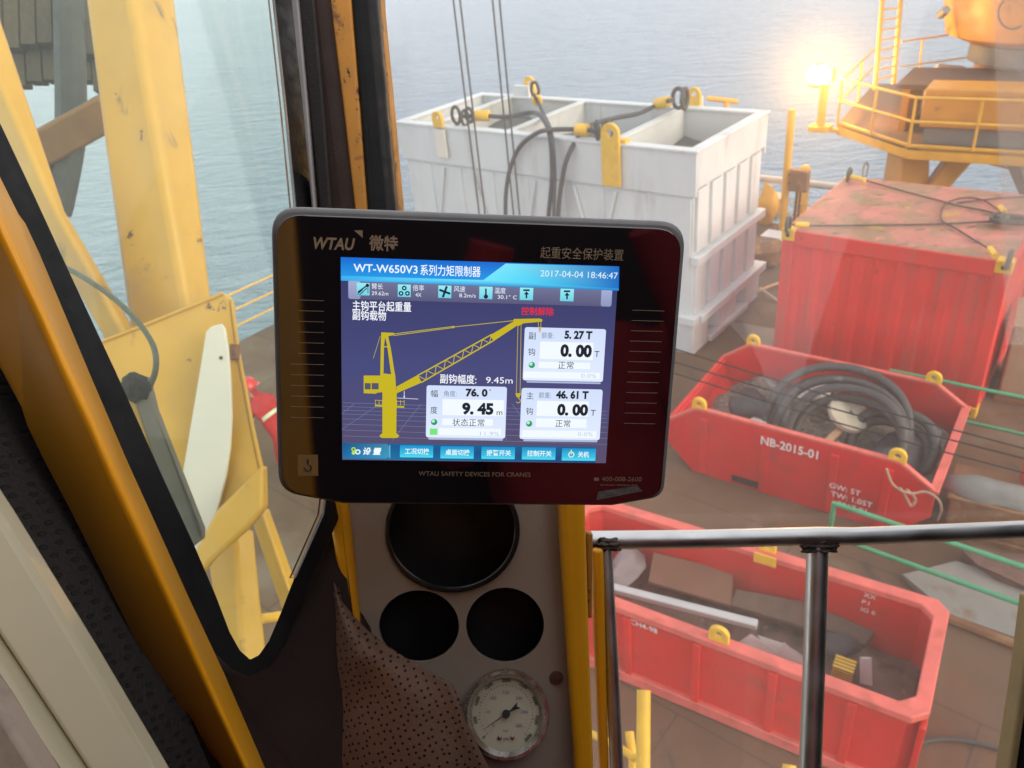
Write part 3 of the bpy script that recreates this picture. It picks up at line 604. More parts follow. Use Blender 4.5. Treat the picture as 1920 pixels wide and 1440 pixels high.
for k, (x, y, z, s_) in enumerate(((1530, 735, .66, .16), (1560, 722, .7, .12), (1505, 745, .6, .14), (1615, 735, .68, .1))):
    lump('plastic_bag', 'crumpled pale plastic bag on the scrap behind the hose coil', 'bag', Z(x, y, z), (s_*1.5, s_, s_*.6), M_paper if k % 2 == 0 else M_scrapgrey, 20+k, group='crumpled bags on the scrap in the skip')
rp = [Z(1662, 878, 1.14), Z(1672, 905, 1.0), Z(1690, 920, .95), Z(1712, 925, .9), Z(1735, 922, .92), Z(1758, 935, .85), Z(1765, 955, .6), Z(1758, 975, .3)]
b = B(); b.tube(spline(rp), 0.016, 6); b.tube(spline([Z(1688, 915, .98), Z(1700, 935, .8), Z(1708, 948, .7), Z(1716, 935, .8), Z(1700, 918, .95)]), 0.018, 6)
tag(obj('tag_rope', b, pm('old_rope_fibre', (0.36, 0.24, 0.17), 0.9, vs=40, var=0.3)), 'frayed brown rope hanging from the right corner of the red skip', 'rope')

# ------------------------------------------------------------------ near basket with wide rim
FB = Frame((-0.0799, 6.3698), -0.6109); BL, BW, BH = 4.0, 1.513, 1.141
bask = thing('cargo_basket', 'long red open cargo basket with a wide pale rim below the cab', 'basket', FB(BL/2, BW/2, 0))
b = B(); ch = 0.12
def oct8(o, z): return [FB(o+ch*.0, o+ch, z), FB(o+ch, o, z), FB(BL-o-ch, o, z), FB(BL-o, o+ch, z), FB(BL-o, BW-o-ch, z), FB(BL-o-ch, BW-o, z), FB(o+ch, BW-o, z), FB(o, BW-o-ch, z)]
b.ring(oct8(0.11, 0.08), oct8(0.04, 0.08), (0, 0, BH-0.14)); b.prism(oct8(0.09, 0.08), (0, 0, 0.05))
obj('hull', b, M_redor, bask, bevel=0.01)
b = B(); b.ring(oct8(0.13, BH), oct8(0.0, BH), (0, 0, -0.09)); obj('rim', b, M_redrim, bask, bevel=0.015)
for u in (0.5, 1.2, 1.95, 2.7, 3.4):
    b = B(); b.fbox(FB, u-0.04, u+0.04, -0.01, 0.05, 0.09, BH-0.11); obj('side_rib', b, M_redor, bask, bevel=0.008)
b = B(); b.fbox(FB, 0.1, BL-0.1, -0.015, 0.12, 0.02, 0.17); b.fbox(FB, 0.1, BL-0.1, BW-0.12, BW+0.015, 0.02, 0.17); b.fbox(FB, 0.02, 0.16, 0.125, BW-0.125, 0.02, 0.14); b.fbox(FB, BL-0.16, BL+0.015, 0.1, BW-0.1, 0.02, 0.14); obj('base_rail', b, M_redrim, bask, bevel=0.012)
b = B(); b.fbox(FB, BL-0.055, BL+0.0, 0.02, 0.16, 0.18, BH-0.11); b.fbox(FB, BL-0.055, BL+0.0, BW-0.16, BW-0.02, 0.18, BH-0.11); obj('corner_post', b, M_redor, bask, bevel=0.01)
u1, v1 = FB.uv(Z(1348, 1200, BH)); lug_plate(FB, u1, 0.06, BH-0.02, BH+0.085, M_castyel, bask, r=0.10, th=0.05)
u2, v2 = FB.uv(Z(1438, 1035, BH)); lug_plate(FB, u2, BW-0.05, BH-0.02, BH+0.075, M_castyel, bask, r=0.09, th=0.05)
b = B(); b.fbox(FB, u2-0.12, u2+0.12, BW-0.14, BW-0.112, BH-0.13, BH-0.002); obj('lug_foot', b, M_castyel, bask)
uA, _ = FB.uv(Z(1172, 1158, .98)); b = B(); b.text('YCH4-98', FB(uA, 0.034, 0.93), FB.u, ZV, 0.075, width=0.36, bold=0.01); obj('lettering', b, M_letter, bask, smooth=False)
for x, y, s in ((1590, 1090, 'XX'), (1582, 1112, 'P.I'), (1575, 1135, 'IG 6')):
    u_, _ = FB.uv(Z(x, y, .8)); P = Z(x, y, .8); zz = 0.98-(y-1090)*0.0047
    b = B(); b.text(s, FB(u_+0.2, BW-0.114, zz), FB.u, ZV, 0.06, bold=0.01); obj('lettering', b, M_letter, bask, smooth=False)
M_heap = pm('basket_litter', (0.16, 0.085, 0.065), 0.85, vs=5, var=0.4, stains=[((0.05, 0.035, 0.03), 4, 0.55, 0.1, None), ((0.30, 0.20, 0.15), 7, 0.64, 0.06, None)], bump=0.6, bs_=14)
b = B(); b.grid(lambda s_, t_: FB(0.13+(BL-0.26)*s_, 0.13+(BW-0.26)*t_, 0.30+0.05*math.sin(9*s_)+0.06*math.sin(6*t_+4*s_)+0.04*math.sin(23*s_+9*t_)), 44, 18)
tag(obj('litter_heap', b, M_heap), 'brown litter covering the floor of the near red basket', 'litter', kind='stuff')
b = B(); b.beam(Z(1130, 1098, .72), Z(1420, 1172, .72), 0.10, 0.07); tag(obj('pale_beam', b, M_palepipe, bevel=0.01), 'long pale grey beam lying lengthwise in the near red basket', 'beam')
b = B(); b.prism([Z(1225, 1040, .66), Z(1375, 1075, .66), Z(1372, 1140, .5), Z(1215, 1095, .5)], (0, 0, 0.04)); tag(obj('brown_board', b, M_board, bevel=0.006), 'flat brown board leaning behind the pale beam in the near basket', 'board')
b = B(); b.prism([Z(1380, 1110, .6), Z(1510, 1135, .6), Z(1640, 1190, .5), Z(1620, 1215, .45), Z(1370, 1140, .5)], (0, 0, 0.05)); tag(obj('dark_board', b, M_grate, bevel=0.006), 'long dark board along the far side of the near basket', 'board')
for pts in ([Z(1385, 1205, .62), Z(1408, 1190, .70), Z(1470, 1228, .62), Z(1440, 1240, .5)], [Z(1420, 1192, .66), Z(1470, 1208, .66), Z(1520, 1240, .5), Z(1450, 1232, .52)], [Z(1470, 1205, .72), Z(1508, 1240, .66), Z(1500, 1262, .5), Z(1450, 1236, .55)]):
    b = B(); b.prism(pts, (0, 0, 0.012)); tag(obj('cardboard_sheet', b, M_paper), 'folded white cardboard sheet in the near red basket', 'sheet', group='white cardboard sheets in the near basket')
cr = thing('yellow_crate', 'small yellow slatted crate at the right end of the near basket', 'crate', Z(1582, 1262, .4))
b = B(); pc = Z(1582, 1255, .52); b.box(pc, (0.20, 0.18, 0.16), (FB.u, FB.v, ZV)); obj('crate_body', b, M_olive, cr, bevel=0.006)
for k in range(4):
    b = B(); b.box(pc-FB.v*0.092+ZV*(-0.06+k*0.04), (0.20, 0.006, 0.022), (FB.u, FB.v, ZV)); obj('slat', b, M_castyel, cr)
    b = B(); b.box(pc+ZV*0.083+FB.v*(-0.066+k*0.044), (0.20, 0.026, 0.006), (FB.u, FB.v, ZV)); obj('slat', b, M_castyel, cr)
b = B(); b.prism([Z(1612, 1232, .7), Z(1628, 1232, .7), Z(1630, 1285, .42), Z(1612, 1280, .42)], FB.u*0.03); tag(obj('packaging_panel', b, M_paper), 'upright pale panel beside the yellow crate in the near basket', 'panel')
lump('litter_bag', 'dark bag beyond the yellow crate in the near basket', 'bag', Z(1560, 1205, .5), (.22, .16, .13), M_tarp, 41)
lump('litter_bag', 'grey cloth bundle at the left end of the near basket', 'bag', Z(1168, 1070, .62), (.28, .22, .18), pm('grey_cloth', (0.22, 0.19, 0.20), 0.9), 42)

# ------------------------------------------------------------------ green guard rails between skip and basket
def post_rail(name, label, p0, p1, hs, r, mat, posts, group):
    t_ = thing(name, label, 'railing', (p0.x, p0.y, 0), group)
    for h in hs:
        b = B(); b.tube([Vector((p0.x, p0.y, h)), Vector((p1.x, p1.y, h))], r, 10); obj('rail_bar', b, mat, t_)
    for k in posts:
        p = p0.lerp(p1, k); b = B(); b.cyl(Vector((p.x, p.y, 0)), Vector((p.x, p.y, hs[0]+r*0.5)), r, 10); obj('post', b, mat, t_)
ga, gb = Z(1564, 944, 1.0), Z(1922, 1064, 1.0); gd = (gb-ga)
post_rail('green_guard_rail', 'near green pipe guard rail running between the red skip and the near basket', ga, ga+gd*1.5, (1.0, .5), 0.030, M_green, (0, .95), 'green guard rails')
ga, gb = Z(1668, 694, 1.0), Z(1922, 746, 1.0); gd = (gb-ga)
post_rail('green_guard_rail', 'far green pipe guard rail behind the right end of the red skip', ga, ga+gd*1.7, (1.0, .42), 0.026, M_green, (0.04, 1.0), 'green guard rails')

# ------------------------------------------------------------------ deck clutter on the right and behind the tank
def rusty_box(name, label, c, sz, mat, yaw=-0.61):
    F_ = Frame((c.x, c.y), yaw); t_ = thing(name, label, 'machine', (c.x, c.y, 0))
    b = B(); b.fbox(F_, -sz[0]/2, sz[0]/2, -sz[1]/2, sz[1]/2, 0.08, sz[2]); obj('housing', b, mat, t_, bevel=0.03)
    b = B(); b.fbox(F_, -sz[0]/2-0.04, sz[0]/2+0.04, -sz[1]/2-0.04, sz[1]/2+0.04, 0.0, 0.076); obj('base_plate', b, M_rustedge, t_)
    b = B(); b.fbox(F_, -sz[0]/2-0.03, sz[0]/2+0.03, -sz[1]/2-0.03, sz[1]/2+0.03, sz[2]+0.003, sz[2]+0.04); obj('lid', b, mat, t_, bevel=0.008)
    return t_
rusty_box('deck_locker', 'rusty orange-brown deck locker right of the red skip', Z(1850, 985, 0), (0.95, 0.7, 0.55), M_rustedge)
rusty_box('deck_locker', 'sand coloured machine housing at the right edge behind the green rail', Z(1975, 740, 0), (1.5, 1.0, 1.3), pm('sand_paint', (0.40, 0.30, 0.18), 0.7, vs=3, var=0.2, stains=[(RUST, 3, 0.6, 0.15, None)]))
lump('tarpaulin_heap', 'grey tarpaulin heap on the rusty deck locker', 'tarpaulin', Z(1868, 925, .62), (.5, .33, .14), M_greycab, 11, yaw=-0.6)
lump('tarpaulin_heap', 'low brown cloth heap on deck beyond the near green rail', 'tarpaulin', Z(1890, 1065, .12), (.45, .3, .12), M_heap, 12, yaw=-0.6)
b = B(); b.tube(spline([Z(1700, 1400, .03), Z(1760, 1385, .03), Z(1830, 1392, .03), Z(1900, 1415, .03), Z(1960, 1450, .03)]), 0.022, 6); tag(obj('deck_cable', b, M_rope), 'dark cable curving across the deck at the bottom right', 'cable')
for x0, y0, x1, y1 in ((1240, 690, 1960, 830), (1240, 655, 1960, 868), (1240, 668, 1960, 846)):
    pass
rb = Frame((Z(1935, 960, 0).x, Z(1935, 960, 0).y), -0.6)
rr = thing('red_drum_box', 'red steel box cut off by the right edge of the view', 'box', rb(0, 0, 0))
b = B(); b.fbox(rb, -0.22, 0.8, -0.3, 0.3, 0.05, 0.9); obj('box_body', b, M_red2, rr, bevel=0.02)
b = B(); b.fbox(rb, -0.25, 0.83, -0.33, 0.33, 0.903, 0.95); obj('lid', b, M_redrim, rr, bevel=0.01)
b = B(); b.fbox(rb, -0.18, 0.75, -0.25, 0.25, 0.0, 0.046); obj('skid', b, M_dark, rr)
# small clutter seen between the tank and the container
for k, (x, y, w, h, mt_, lb) in enumerate(((1448, 480, .42, .5, M_paper, 'white box on deck behind the gap between tank and container'), (1446, 408, .5, .55, M_palepipe, 'pale cabinet by the far rail right of the tank'))):
    c0 = Z(x, y, 0); F_ = Frame((c0.x, c0.y), -.73); t_ = thing('deck_box', lb, 'box', c0)
    b = B(); b.fbox(F_, -w/2, w/2, -w/2, w/2, 0.03, h); obj('box_body', b, mt_, t_, bevel=0.02)
    b = B(); b.fbox(F_, -w/2-.02, w/2+.02, -w/2-.02, w/2+.02, h+.002, h+.04); obj('lid', b, mt_, t_, bevel=0.01)
lump('machine_lump', 'brown rusty winch motor on deck in the gap beside the tank', 'motor', Z(1432, 478, .3), (.42, .3, .3), M_rustedge, 31)
lump('machine_lump', 'yellow domed fitting by the far rail just right of the tank', 'fitting', Z(1437, 385, .5), (.24, .24, .5), M_yel2, 32)
b = B(); b.tube(spline([Z(1408, 556, .05), Z(1425, 545, .12), Z(1440, 538, .08), Z(1462, 530, .05)]), 0.03, 6); tag(obj('air_hose', b, M_plank), 'pale brown air hose crossing the deck between tank and container', 'hose')
b = B(); b.tube(spline([Z(1425, 540, .05), Z(1436, 548, .1), Z(1450, 558, .05), Z(1470, 572, .03)]), 0.022, 6); tag(obj('air_hose', b, M_paper), 'thin white hose crossing the brown one between tank and container', 'hose')

# ------------------------------------------------------------------ poles by the far rail
pb = Z(1466, 440, 0); dd_ = DEP(pb)
pt = CAM+(D(1485, 205, 1)-CAM)*((Vector((pb.x, pb.y, 0))-CAM).dot(Vector((0, 1, 0)))/(D(1485, 205, 1)-CAM).y)
pole = thing('yellow_pole', 'tall thin yellow pole with a junction box by the far rail', 'pole', pb)
b = B(); b.tube([pb, pt], 0.085, 10); obj('pole_tube', b, M_yel2, pole)
pj = pb.lerp(pt, .47)
b = B(); b.box(pj+FT.u*0.33-FT.v*.05, (0.42, 0.2, 0.5), (FT.u, FT.v, ZV)); jb = obj('junction_box', b, M_rustedge, pole, bevel=0.03)
b = B(); b.tube([pj+FT.u*.05+ZV*.1, pj+FT.u*.15+ZV*.1], 0.05, 8); b.tube([pj+FT.u*.05-ZV*.1, pj+FT.u*.15-ZV*.1], 0.05, 8); obj('bracket', b, M_darksteel, pole)
b = B(); b.tube([pj+FT.u*.28-ZV*.24, pj+FT.u*.25-ZV*1.6], 0.03, 6); b.tube([pj+FT.u*.36-ZV*.24, pj+FT.u*.36-ZV*1.5], 0.025, 6); obj('cable', b, M_rope, pole)
pb2 = Z(1500, 420, 0); b = B(); b.tube([pb2, pb2+ZV*1.35], 0.13, 12); b.ball(pb2+ZV*1.35, 0.13, 12)
tag(obj('yellow_bollard', b, M_yel2), 'short round-topped yellow post beside the tall yellow pole', 'post')
t_bar = thing('yellow_tee_bar', 'yellow T-shaped bar showing behind the far right corner of the tank', 'bar', Z(1360, 200, 3.2))
q0, q1, q2 = D(1325, 184, 18.5), D(1383, 191, 18.5), D(1362, 190, 18.5)
b = B(); b.tube([q0, q1], 0.06, 8); obj('cross_bar', b, M_yel2, t_bar); b = B(); b.tube([q2, q2-ZV*4.0], 0.06, 8); obj('upright', b, M_yel2, t_bar)

# ------------------------------------------------------------------ lit deck lamp
LD = 19.6
lamp = thing('deck_lamp', 'lit yellow deck floodlight on a short post glowing orange over the sea', 'lamp', D(1537, 245, LD))
p0, p1 = D(1538, 240, LD), D(1536, 160, LD)
b = B(); b.tube([p0, p0+ZV*(p1-p0).length*1.0], 0.10, 10); obj('post', b, M_castyel, lamp)
b = B(); b.box(p0, (0.50, 0.4, 0.14), (FT.u, FT.v, ZV)); b.beam(p0-ZV*0.02, D(1600, 248, LD), 0.12, 0.10); obj('base', b, M_castyel, lamp, bevel=0.02)
lc = D(1534, 140, LD-0.1)
b = B(); b.lathe(lc-ZV*0.30, [(0.05, 0), (0.16, 0.02), (0.24, 0.10), (0.22, 0.13)], 20); b.lathe(lc+ZV*.17, [(0.12, 0.05), (0.11, 0.07), (0.03, 0.10), (0.001, 0.10)], 20); b.box(lc+RT*0.36, (0.10, 0.12, 0.30)); obj('fitting', b, M_castyel, lamp)
LAMP = 330.0
b = B(); b.ball(lc, 0.23, 20, (1.0, 1.0, 1.05)); obj('bulb', b, emis('lamp_glow', (1.0, 0.52, 0.13), LAMP), lamp)

# ------------------------------------------------------------------ orange platform with second crane pedestal
PD = 19.0
plat = thing('crane_platform', 'orange steel platform carrying a crane pedestal on splayed legs at the upper right', 'platform', D(1760, 330, PD))
a0, a1, a2 = D(1568, 226, 19.3), D(1702, 276, 17.4), D(2060, 292, 16.6); zf = a1.z
def flat(p): return Vector((p.x, p.y, zf))
def atz(x, y, z): return Z(x, y, z)
c1, c2, c3, c4 = Z(1570, 232, zf), Z(1703, 276, zf), Z(2100, 300, zf), Z(2100, 170, zf)
c5 = Z(1640, 156, zf)
PZ = zf
b = B(); b.prism([c1, c2, c3, c4, c5], (0, 0, -0.06)); obj('grating', b, M_grate, plat)
b = B()
def fascia(p, q, h=0.26): b.prism([p+ZV*0.06, q+ZV*0.06, q-ZV*h, p-ZV*h], (p-q).cross(ZV).normalized()*0.06)
fascia(c1, c2); fascia(c2, c3)
obj('edge_beam', b, M_yel2, plat, bevel=0.01)
b = B()
for h in (0.55, 1.05):
    b = B(); b.tube([c5+ZV*h, c1+ZV*h, c2+ZV*h, c3+ZV*h], 0.035, 8); obj('hand_rail', b, M_yel2, plat)
for p in (c1, c1.lerp(c2, .5), c2, c2.lerp(c3, .33), c2.lerp(c3, .66), c5, c1.lerp(c5, .5)):
    b = B(); b.cyl(p, p+ZV*1.05, 0.032, 8); obj('rail_post', b, M_yel2, plat)
# pedestal base, box girders and machinery
def seg(pxs, d, off, mat, name, bev=0.02):
    b = B(); b.prism([D(x, y, d) for x, y in pxs], off); return obj(name, b, mat, plat, bevel=bev)
gd_ = (c3-c2).normalized(); gbk = Vector((-gd_.y, gd_.x, 0)); gbk = gbk if gbk.dot(c5-c2) > 0 else -gbk
g0 = c2+gd_*0.10+gbk*0.30
def gbox(name, a0, a1, b0, b1, z0, z1, mat, bev):
    b = B(); b.box(g0+gd_*(a0+a1)/2+gbk*(b0+b1)/2+ZV*(z0+z1)/2, (a1-a0, b1-b0, z1-z0), (gd_, gbk, ZV)); return obj(name, b, mat, plat, bevel=bev)
gbox('girder', 0.0, 6.0, 0.0, 0.9, 0.36, 1.18, M_orange, 0.04); gbox('shadow_gap_box', 0.1, 6.0, 0.08, 0.8, 0.003, 0.355, M_greycab, 0.0)  # grey inset box stands for the shadow gap under the girder
gbox('walkway', -0.75, 6.0, 0.95, 2.9, 0.95, 1.05, M_grate, 0.0); gbox('walkway_support', -0.6, -0.45, 1.0, 2.8, 0.003, 0.945, M_orange, 0.0)
seg([(1760, 118), (1812, 124), (1790, 168), (1748, 172)], 19.6, FW*0.3, M_palepipe, 'windlass_cover')
pc = D(1935, 190, 19.2); pcx = Vector((pc.x, pc.y, 0))
def zat(y): return (D(1935, y, 19.2)).z
b = B(); b.lathe(Vector((pc.x, pc.y, 0)), [(1.62, zat(190)), (1.62, zat(150)), (1.35, zat(108)), (1.45, zat(98)), (0.01, zat(98))], 40); obj('pedestal', b, M_orange, plat)
b = B(); b.lathe(Vector((pc.x, pc.y, 0)), [(1.50, zat(101)), (1.58, zat(97)), (1.58, zat(62)), (1.50, zat(58))], 40); obj('slew_ring', b, M_greycab, plat)
b = B(); b.lathe(Vector((pc.x, pc.y, 0)), [(1.3, zat(60)), (1.75, zat(56)), (2.15, zat(40)), (2.28, zat(-10)), (2.4, zat(-160)), (0.01, zat(-161))], 40); obj('turret', b, M_orange, plat)
b = B(); cc = D(1775, 18, 16.9); b.cyl(cc, cc+FW*0.25, 0.09, 14); obj('bolt_plate', b, M_greycab, plat)
b = B(); cc = D(1898, 25, 16.9); b.tube([cc+RT*0.30*math.cos(a)+UP*0.34*math.sin(a) for a in [R(k) for k in range(60, 350, 15)]], 0.02, 6); obj('cable_loop', b, M_rope, plat)
b = B(); b.prism([D(1700, 250, 18.2), D(1745, 252, 18.2), D(1742, 420, 18.2), D(1672, 420, 18.2)], FW*0.9); obj('leg', b, M_orange, plat, bevel=0.05)
b = B(); b.prism([D(1800, 270, 18.0), D(1850, 275, 18.0), D(1765, 370, 18.0), D(1720, 420, 18.0), D(1690, 420, 18)], FW*0.5); obj('leg', b, M_orange, plat, bevel=0.04)
b = B(); b.beam(D(1895, 288, 17.4), D(1960, 440, 17.4), 0.22, 0.22); obj('leg', b, M_greycab, plat)
b = B(); b.tube([D(1740, 252, 17.9), D(2050, 275, 17.5)], 0.05, 8); b.tube([D(1810, 290, 17.6), D(1850, 305, 17.6), D(1930, 325, 17.6)], 0.03, 6); obj('pipe_run', b, M_yel2, plat)
lad = thing('access_ladder', 'steep yellow access ladder rising from the orange platform', 'ladder', D(1650, 165, 19.2))
L0, L1, R0, R1 = D(1641, 168, 19.0), D(1660, -60, 18.2), D(1676, 158, 19.0), D(1694, -60, 18.2)
b = B(); b.tube([L0, L1], 0.055, 8); obj('stile', b, M_yel2, lad); b = B(); b.tube([R0, R1], 0.055, 8); obj('stile', b, M_yel2, lad)
for k in range(1, 12):
    b = B(); b.tube([L0.lerp(L1, k/12), R0.lerp(R1, k/12)], 0.022, 6); obj('rung', b, M_yel2, lad)
b = B(); b.tube([D(1690, 78, 18.6), D(1816, 60, 19.6)], 0.022, 6); b.tube([D(1730, 72, 19), D(1722, 145, 19.4)], 0.022, 6); b.tube([D(1690, 125, 18.8), D(1812, 108, 19.6)], 0.02, 6); obj('side_rail', b, M_yel2, lad)

# ------------------------------------------------------------------ crane hoist ropes in front of the window
def hung(x0, y0, d, zbot):
    p = D(x0, y0, d); return [Vector((p.x, p.y, p.z+6)), Vector((p.x, p.y, zbot))]
for x in (850, 862.5, 923.5, 936.5):
    b = B(); b.tube(hung(x, 0, 9.6, 2.0), 0.0135, 6)
    tag(obj('hoist_rope', b, M_rope), ('dark hoist rope of the left pair hanging in front of the white tank' if x < 900 else 'dark hoist rope of the right pair hanging in front of the white tank'), 'rope', 'crane hoist ropes left pair' if x < 900 else 'crane hoist ropes right pair')
hb = thing('hook_block', 'crane hook block on the hoist ropes hidden behind the monitor', 'hook', D(893, 0, 9.6)*1.0)
pm_ = D(893, 0, 9.6); hbp = Vector((pm_.x, pm_.y, 2.0))
b = B(); b.box(hbp-ZV*0.25, (0.62, 0.22, 0.5), (Vector((1, 0, 0)), Vector((0, 1, 0)), ZV)); obj('block_body', b, M_castyel, hb, bevel=0.05)
b = B(); b.tube([hbp+ZV*(-0.5)+Vector((0, 0, -0.1))]+[hbp+ZV*(-0.78)+Vector((math.cos(a)*0.16, 0, math.sin(a)*0.16)) for a in [R(k) for k in range(90, -160, -20)]], 0.045, 8); obj('hook', b, M_darksteel, hb)
# thin dark lines passing low in front of the skip
for k, (y0, y1) in enumerate(((630, 872), (655, 890), (676, 918))):
    p, q = D(1225, y0+12, 8.3), D(2000, y1-10, 7.4)
    b = B(); b.tube(spline([p, p.lerp(q, .5)-ZV*0.04, q]), 0.008, 6)
    tag(obj('dark_line', b, M_black), ('thin dark line crossing low in front of the red skip, topmost of three', 'thin dark line crossing low in front of the red skip, middle of three', 'thin dark line crossing low in front of the red skip, lowest of three')[k], 'line', 'thin dark lines in front of the skip')

# ------------------------------------------------------------------ walkway rail of the cab, lower right
wr = thing('walkway_rail', 'yellow capped tube rail of the cab walkway at the bottom centre', 'railing', D(1205, 1600, 2.7))
def tpx(pts, r, parent, name, mat, n=12):
    b = B(); b.tube([D(*p) for p in pts], r, n); return obj(name, b, mat, parent)
tpx([(1207, 1294, 2.7), (1204, 1620, 2.5)], 0.0235, wr, 'post', M_castyel, 16)
tpx([(1180, 1372, 2.75), (1187, 1430, 2.7), (1192, 1600, 2.6)], 0.016, wr, 'post', M_castyel)
tpx([(1194, 1425, 2.68), (1160, 1400, 2.72), (1100, 1372, 2.78)], 0.013, wr, 'cross_bar', M_castyel)
tpx([(1190, 1420, 2.66), (1206, 1424, 2.6)], 0.012, wr, 'cross_bar', M_castyel)
tpx([(1480, 1434, 2.6), (1477, 1620, 2.5)], 0.022, wr, 'post', M_castyel, 16)
tpx([(1204, 1560, 2.52), (1478, 1580, 2.5)], 0.02, wr, 'cross_bar', M_castyel)

# ------------------------------------------------------------------ crane structure seen through the left window
cf = thing('crane_structure', 'yellow steel crane frame with column, brace and gusset plate outside the left window', 'crane', D(300, 1300, 3.8))
def wedge(st, dL, dM, dR, mat, name, bev=0.05, par=None, back=0.6):
    """box member: stations of (left edge, arris, right edge) pixels; left and right faces recede"""
    b = B(); rings = []
    for (l, m_, r_, k) in st:
        a, c_, e = D(l[0], l[1], dL*k), D(m_[0], m_[1], dM*k), D(r_[0], r_[1], dR*k)
        g = a+(e-c_); rings.append([b.bm.verts.new(p) for p in (a, c_, e, g)])
    for i in range(len(rings)-1):
        for k in range(4): b.bm.faces.new((rings[i][k], rings[i][(k+1) % 4], rings[i+1][(k+1) % 4], rings[i+1][k]))
    b.bm.faces.new(rings[0]); b.bm.faces.new(rings[-1][::-1])
    return obj(name, b, mat, par or cf, bevel=bev, seg=4, ang=60)
wedge([((143, -90), (232, -90), (323, -90), 1.0), ((190, 269), (296, 269), (367, 269), 1.0), ((262, 780), (390, 780), (428, 780), 1.0)], 3.95, 3.80, 4.05, M_yel, 'column', 0.05)
wedge([((-120, 60), (-60, 20), (-10, -10), 1.05), ((70, 420), (108, 400), (124, 395), 1.0), ((190, 630), (225, 610), (245, 600), 1.0), ((230, 720), (262, 690), (285, 680), 1.0)], 3.8, 3.7, 3.8, M_yel, 'diagonal_brace', 0.03)
b = B(); b.prism([D(x, y, d) for x, y, d in ((120, 668, 3.5), (175, 645, 3.5), (418, 548, 3.55), (433, 560, 3.55), (445, 660, 3.52), (472, 800, 3.48), (491, 885, 3.46), (491, 955, 3.44), (463, 990, 3.43), (430, 1020, 3.42), (396, 1050, 3.41), (366, 1085, 3.4), (330, 1090, 3.4), (200, 860, 3.45))], FW*0.05); obj('gusset_plate', b, M_yel, cf, bevel=0.012)
b = B(); b.prism([D(x, y, d) for x, y, d in ((491, 872, 3.30), (493, 957, 3.28), (463, 992, 3.27), (396, 1052, 3.26), (366, 1090, 3.25), (330, 1100, 3.25), (404, 958, 3.3))], FW*0.09); part_label(obj('gusset_rib', b, M_yel, cf, bevel=0.02), 'folded lower rib of the gusset plate')
wedge([((380, 1010), (440, 1000), (478, 990), 1.0), ((398, 1120), (446, 1120), (490, 1115), 1.0), ((405, 1290), (455, 1290), (510, 1290), 1.0)], 3.75, 3.66, 3.72, M_yel, 'lower_post', 0.02)
wedge([((470, 975), (492, 960), (505, 950), 1.0), ((530, 1150), (552, 1135), (566, 1120), 1.0), ((585, 1330), (607, 1320), (620, 1310), 1.0)], 4.3, 4.2, 4.3, M_yel, 'lower_brace', 0.02)
b = B(); b.tube([D(490, 1160, 4.6), D(560, 1150, 4.9)], 0.03, 8); obj('lower_rail', b, M_yel2, cf)
for x, y, k in ((441, 660, 1.0), (470, 862, 0.8)):      # rusty lugs welded on the plate's edge
    b = B(); c0 = D(x, y, 3.50); b.box(c0, (0.035*k, 0.05*k, 0.07*k), (RT, FW, UP)); b.cyl(c0-FW*.03, c0+FW*.03, 0.017*k, 10); obj('edge_lug', b, M_rustedge, cf, bevel=0.006)
b = B(); b.tube([D(175, 647, 3.495), D(300, 598, 3.52), D(418, 550, 3.545)], 0.008, 6); b.tube([D(434, 562, 3.545), D(447, 660, 3.515), D(473, 800, 3.475), D(491, 885, 3.455)], 0.007, 6); obj('weld_seam', b, M_yel, cf)
# slatted winch guard, leg and arm at upper left, coloured dark for shade
b = B(); rnd = random.Random(4)
for row, (ya, yb, d) in enumerate(((-120, 92, 5.2), (60, 158, 5.3))):
    for k in range(8):
        x0 = -60+k*31+row*12; off = rnd.uniform(-14, 14)
        b.prism([D(x0, ya, d), D(x0+27, ya, d), D(x0+33, yb+off, d), D(x0+6, yb+off, d)], FW*0.09)
b.prism([D(-80, 20, 5.36), D(200, 14, 5.36), D(204, 140, 5.40), D(-70, 92, 5.40)], FW*0.05)
obj('slatted_guard', b, M_olive, cf)
b = B(); b.tube(spline([D(128, -60, 4.9), D(132, 120, 4.9), D(133, 230, 4.9), D(125, 300, 4.9), D(105, 400, 4.9)]), [0.09]*24+[0.085], 8)
obj('dark_strut', b, M_darksteel, cf)
b = B(); b.beam(D(130, 250, 4.95), D(92, 420, 4.95), 0.07, 0.09); b.beam(D(142, 255, 4.95), D(118, 400, 4.95), 0.05, 0.09); obj('dark_strut', b, M_darksteel, cf)
b = B(); b.beam(D(20, 310, 4.8), D(210, 205, 4.8), 0.17, 0.2); part_label(obj('cross_arm', b, pm('shaded_arm_paint', (0.27, 0.135, 0.035), 0.6, vs=4, var=0.25, stains=[(SOOT, 6, 0.62, 0.1, None)]), cf, bevel=0.02), 'cross arm behind the column, painted brown for the shade on it')  # darker version of the crane yellow holds the arm's shade
sg = thing('white_sign', 'long white curved-edge sign sheet fixed on the yellow gusset plate', 'sign', D(390, 1000, 3.4))
b = B(); b.prism([D(x, y, 3.40) for x, y in ((386, 622), (396, 612), (414, 607), (421, 616), (428, 660), (432, 720), (434, 780), (431, 840), (424, 890), (412, 940), (398, 985), (380, 1040), (350, 1040), (326, 1010), (341, 893), (360, 780), (375, 690))], FW*0.02); obj('sheet', b, M_sign, sg, bevel=0.004)
for x, y in ((414, 671),):
    b = B(); c0 = D(x, y, 3.396); b.cyl(c0, c0+FW*0.012, 0.008, 10); obj('screw', b, M_darksteel, sg)
